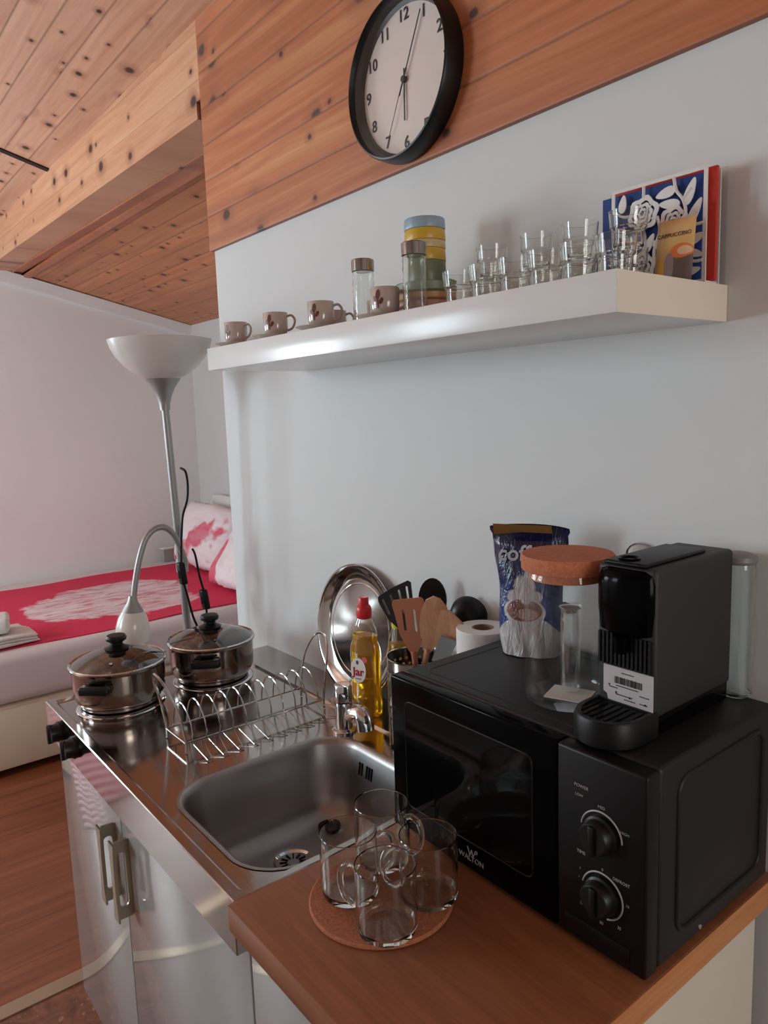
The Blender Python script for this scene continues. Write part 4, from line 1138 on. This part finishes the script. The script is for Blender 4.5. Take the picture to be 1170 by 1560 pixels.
# drip tray
bm = bmesh.new()
ol = [(-.044, -.236)] + head_outline(-.044, .044, -.272, -.318, 14) + [(.044, -.236)]
rings = []
for z_, ins in ((.0, .002), (.002, 0), (.030, 0), (.034, .002), (.034, .007), (.031, .0075)):
    rings.append([bm.verts.new((p[0] * (1 - ins / .044), p[1] + (ins if p[1] < -.26 else 0), z_)) for p in ol])
for A, B in zip(rings[:-1], rings[1:]):
    for i in range(len(A)): bm.faces.new((A[i], A[(i + 1) % len(A)], B[(i + 1) % len(B)], B[i]))
bm.faces.new(rings[0]); bm.faces.new(rings[-1]); bmesh.ops.recalc_face_normals(bm, faces=bm.faces[:])
dt = obj('drip_tray', bm, M_black, cmn, 40)
bm = bmesh.new()
for k in range(7): box(bm, -.03 + k * .01 - .002, -.03 + k * .01 + .002, -.30, -.25, .0312, .0325)
obj('drip_grid', bm, M_blackg, dt)
bm = bmesh.new(); lathe(bm, [(0, .104), (.008, .104), (.010, .126), (0, .126)], 18, c=(0, -.2525, 0)); obj('coffee_outlet', bm, M_blackg, cmn)

# ---------------------------------------------------------------- cork lidded jar
jr = thing('glass_jar', 'large clear glass jar with a cork lid beside the coffee machine', 'jar', (-.110, -.210, MZ1 + .0015))
obj('jar_body', lt([(0, 0), (.054, 0), (.059, .004), (.060, .012), (.060, .180), (.0585, .186), (.058, .188), (.0555, .188), (.056, .184), (.0575, .179), (.0575, .012), (.055, .007), (0, .006)], 64), M_glassj, jr, 50)
obj('cork_lid', lt([(0, .180), (.053, .176), (.0538, .188), (.0625, .1885), (.064, .191), (.064, .207), (.0625, .21), (0, .21)], 64), M_corklid, jr)
# glass vial with stopper inside and a card
tag(obj('paper_card', bx(-.030, .030, -.024, .024, 0, .002, M=Matrix.Rotation(.35, 4, 'Z')), M_paper, None, 35, (-.103, -.214, MZ1 + .0085)), 'white paper card lying on the bottom of the cork-lidded jar', 'card')
vi = thing('glass_vial', 'slim glass vial standing inside the cork-lidded jar', 'vial', (-.110, -.204, MZ1 + .0112))
obj('vial_tube', lt([(0, 0), (.011, 0), (.0135, .003), (.0135, .105), (.012, .113), (.0135, .118), (.0135, .120), (.011, .120), (.0105, .113), (.0118, .104), (.0115, .007), (0, .006)], 28), thin_glass('vial_glass', (.93, .935, .93), 1, 2.0, .1), vi, 50)
obj('vial_stopper', lt([(0, .1145), (.0098, .1145), (.0105, .1205), (.016, .1215), (.0165, .124), (.014, .126), (0, .127)], 24), thin_glass('stopper_glass', (.6, .58, .56), 1, 2.0, .15), vi)

# milk powder pouch
def pouch_mat():
    m, nt, b = nm('pouch_print'); xyz = sep(nt, oco(nt)); co_ = oco(nt)
    z_ = mth(nt, 'DIVIDE', xyz[2], .222)
    n = noise(nt, co_, 22, 4, .6)
    zz_ = mth(nt, 'ADD', z_, mth(nt, 'MULTIPLY', mth(nt, 'SUBTRACT', n, .5), .12))
    c = ramp(nt, zz_, [(.0, lin((24, 60, 120))), (.45, lin((34, 60, 118))), (.62, lin((22, 32, 86))), (.80, lin((20, 24, 66))), (1, lin((22, 26, 62)))])
    def blob(c, cx, cz, rx, rz, col, k=9.0, wob=.0):
        a = mth(nt, 'DIVIDE', mth(nt, 'SUBTRACT', xyz[0], cx), rx); d_ = mth(nt, 'DIVIDE', mth(nt, 'SUBTRACT', xyz[2], cz), rz)
        q = mth(nt, 'ADD', mth(nt, 'MULTIPLY', a, a), mth(nt, 'MULTIPLY', d_, d_))
        if wob: q = mth(nt, 'ADD', q, mth(nt, 'MULTIPLY', mth(nt, 'SUBTRACT', noise(nt, co_, 45, 3), .5), wob))
        return mix(nt, mth(nt, 'MULTIPLY', mth(nt, 'SUBTRACT', 1.0, q), k, clamp=True), c, lin(col))
    c = blob(c, -.004, .118, .020, .020, (196, 192, 198), 3, 1.5)      # milk splash
    c = blob(c, -.004, .098, .030, .020, (190, 186, 192), 4, 1.2)
    c = blob(c, .002, .018, .058, .052, (190, 188, 190), 14)           # cup
    c = blob(c, -.004, .076, .036, .024, (188, 186, 190), 14)
    c = blob(c, -.004, .078, .031, .019, (132, 92, 86), 10)            # coffee
    c = blob(c, .002, .072, .02, .010, (180, 148, 138), 4, 1.2)
    c = blob(c, -.002, .108, .014, .022, (198, 194, 200), 3, 1.0)
    nt.links.new(c, b.inputs['Base Color']); b.inputs['Roughness'].default_value = .22
    b.inputs['Coat Weight'].default_value = .3
    v = comb(nt, mth(nt, 'MULTIPLY', xyz[0], 3.0), xyz[1], xyz[2])
    bump(nt, b, noise(nt, v, 22, 3, .6, 1.5), .55, .01)
    return m
pc = thing('creamer_pouch', 'dark blue coffee creamer pouch with a cup picture on the microwave', 'pouch', (-.277, -.093, MZ1 + .0015), math.radians(24))
bm = bmesh.new()
nu, nv = 24, 34
for s in (-1, 1):
    V = []
    for i in range(nu + 1):
        row = []
        for j in range(nv + 1):
            u = -1 + 2 * i / nu; v = j / nv
            hw = .049 + .012 * min(1, v * 1.4) + .003 * math.sin(v * 9) + (.004 if v > .93 else 0)
            th = (.030 * (1 - v) ** .55 + .001) * max(0, 1 - abs(u) ** 3) ** .5
            if v > .86: th = .0012
            crease = .0022 * math.sin(11 * u + 9 * v) * (1 - v) + .0018 * math.sin(23 * v + 4 * u)
            lean = -.010 * max(0, v - .86) / .14 + .004 * math.sin(3 * u) * v
            row.append(bm.verts.new((u * hw, s * th + (crease * (1 if abs(u) < .98 else 0)) * (.6 if v < .86 else 1) + lean, v * .222 - .006 * (u * u) * (1 if j == nv else 0))))
        V.append(row)
    for i in range(nu):
        for j in range(nv):
            q = (V[i][j], V[i + 1][j], V[i + 1][j + 1], V[i][j + 1]); bm.faces.new(q if s < 0 else q[::-1])
bmesh.ops.remove_doubles(bm, verts=bm.verts[:], dist=.0004)
bot = [e for e in bm.edges if e.is_boundary and all(v.co.z < .004 for v in e.verts)]
try: bmesh.ops.holes_fill(bm, edges=bot)
except Exception: pass
for v in bm.verts: v.co.z = max(0, v.co.z)
pouch = obj('pouch_body', bm, pouch_mat(), pc, 60)
bm = bmesh.new(); G = []
for j in range(4):
    G.append([bm.verts.new((-.060 + .1 * i / 10 + .0, -.0038 - .010 * (.55 + .45 * j / 3) - .0, .201 + .0195 * j / 3 - .012 * (i / 10) * (j == 0) * -1)) for i in range(11)])
for j in range(3):
    for i in range(10): bm.faces.new((G[j][i], G[j][i + 1], G[j + 1][i + 1], G[j + 1][i]))
obj('gold_top_band', bm, solid('gold_foil', (128, 92, 52), .35, .3), pc)['label'] = 'gold brown band along the top seal'
obj('lettering', text_bm('coffeeta', .037, T((.008, -.0185, .173)) @ Matrix.Rotation(-.04, 4, 'Y') @ FRONT, extrude=.0004, bold=.0006, shear=.12), solid('white_ink', (196, 194, 202), .4, var=0), pc)

# second jar and a white plastic bag behind the coffee machine
j2 = thing('glass_canister', 'clear glass canister with a grey lid mostly hidden behind the coffee machine', 'canister', (.040, -.0265, MZ1 + .0002))
obj('canister_body', lt([(0, 0), (.019, 0), (.022, .003), (.022, .184), (.021, .19), (.02, .19), (.0205, .184), (.0205, .006), (.018, .003), (0, .003)], 56), M_glass, j2, 20)
obj('canister_lid', lt([(0, .1905), (.0225, .1905), (.0245, .194), (.023, .200), (.016, .204), (0, .205)], 40), solid('grey_lid', (118, 114, 116), .4), j2)
pb = tag(obj('plastic_bag', cloth_slab(.05, .03, .212, 9, .004, 1), solid('white_film', (206, 206, 206), .5, var=.03), None, 60, (-.072, -.088, MZ1 + .0015), (0, 0, .3)),
         'crumpled white plastic bag behind the cork-lidded jar', 'bag')

# ---------------------------------------------------------------- mugs on the cork trivet
tag(obj('cork_trivet', lt([(0, 0), (.099, 0), (.101, .002), (.101, .005), (.099, .007), (0, .007)], 80), M_cork, None, 35, (-.236, -.462, .9003)),
    'round cork trivet under the four glass mugs', 'trivet')
def make_mug(label, x, y, rz):
    t = thing('glass_mug', label, 'mug', (x, y, .9076), rz, 'clear glass mugs on the cork trivet')
    obj('mug_body', lt([(0, 0), (.033, 0), (.038, .003), (.0405, .011), (.0405, .092), (.0398, .0932), (.0388, .092), (.0385, .013), (.035, .0085), (.025, .0065), (0, .006)], 72), M_glass, t, 24)
    obj('handle', tb(spline([(.0395, 0, .078), (.05, 0, .082), (.062, 0, .074), (.066, 0, .055), (.061, 0, .036), (.049, 0, .026), (.0395, 0, .029)], 7), .0052, 12, flat=.75), M_glass, t, 60)
    return t
cx_, cy_ = -.229, -.455
ml = [((-.176, -.499), 'clear glass mug nearest the viewer on the cork trivet'), ((-.2685, -.4915), 'clear glass mug nearest the sink edge on the cork trivet'),
      ((-.189, -.4135), 'clear glass mug nearest the microwave on the cork trivet'), ((-.297, -.4105), 'clear glass mug farthest back on the cork trivet')]
m0 = None
for (x, y), lab in ml:
    a = math.atan2(cy_ - y, cx_ - x) + {-.176: 1.2, -.2685: .4, -.189: .3, -.297: 1.0}[x]
    if m0 is None: m0 = make_mug(lab, x, y, a)
    else: copy_tree(m0, (x, y, .9076), lab, a)

# ---------------------------------------------------------------- light
def area(name, loc, rot, sx_, sy_, power, col):
    l = bpy.data.lights.new(name, 'AREA'); l.shape = 'RECTANGLE'; l.size = sx_; l.size_y = sy_; l.energy = power; l.color = col
    o = bpy.data.objects.new(name, l); C.objects.link(o); o.location = loc; o.rotation_euler = rot; return o
area('window_daylight_and_fill', ((WX0 + WX1) / 2, YB - .12, (WZ0 + WZ1) / 2), (math.radians(90), 0, 0), WX1 - WX0, WZ1 - WZ0, 86, (.745, .91, 1.0))
area('window_daylight_and_fill', (XF - .12, (WY0 + WY1) / 2, 1.55), (math.radians(90), 0, math.radians(-90)), WY1 - WY0, 1.1, 76, (.82, .955, 1.0))
area('window_daylight_and_fill', (XR + .12, -.8, 1.6), (math.radians(90), 0, math.radians(90)), 1.0, 1.0, 24, (1.0, .95, .87))  # warm fill added behind the camera, brightening shelf end and far wall
w = bpy.data.worlds.new('world'); SC.world = w; w.use_nodes = True
w.node_tree.nodes['Background'].inputs[0].default_value = (.75, .86, 1.0, 1); w.node_tree.nodes['Background'].inputs[1].default_value = 1.0
SC.view_settings.view_transform = 'Standard'; SC.view_settings.look = 'None'
SC.view_settings.exposure = 0.0; SC.view_settings.gamma = 1.0; SC.view_settings.use_curve_mapping = False
SC.cycles.max_bounces = 26; SC.cycles.diffuse_bounces = 5; SC.cycles.glossy_bounces = 5
SC.cycles.transparent_max_bounces = 40; SC.cycles.transmission_bounces = 24
SC.cycles.sample_clamp_indirect = 6.0
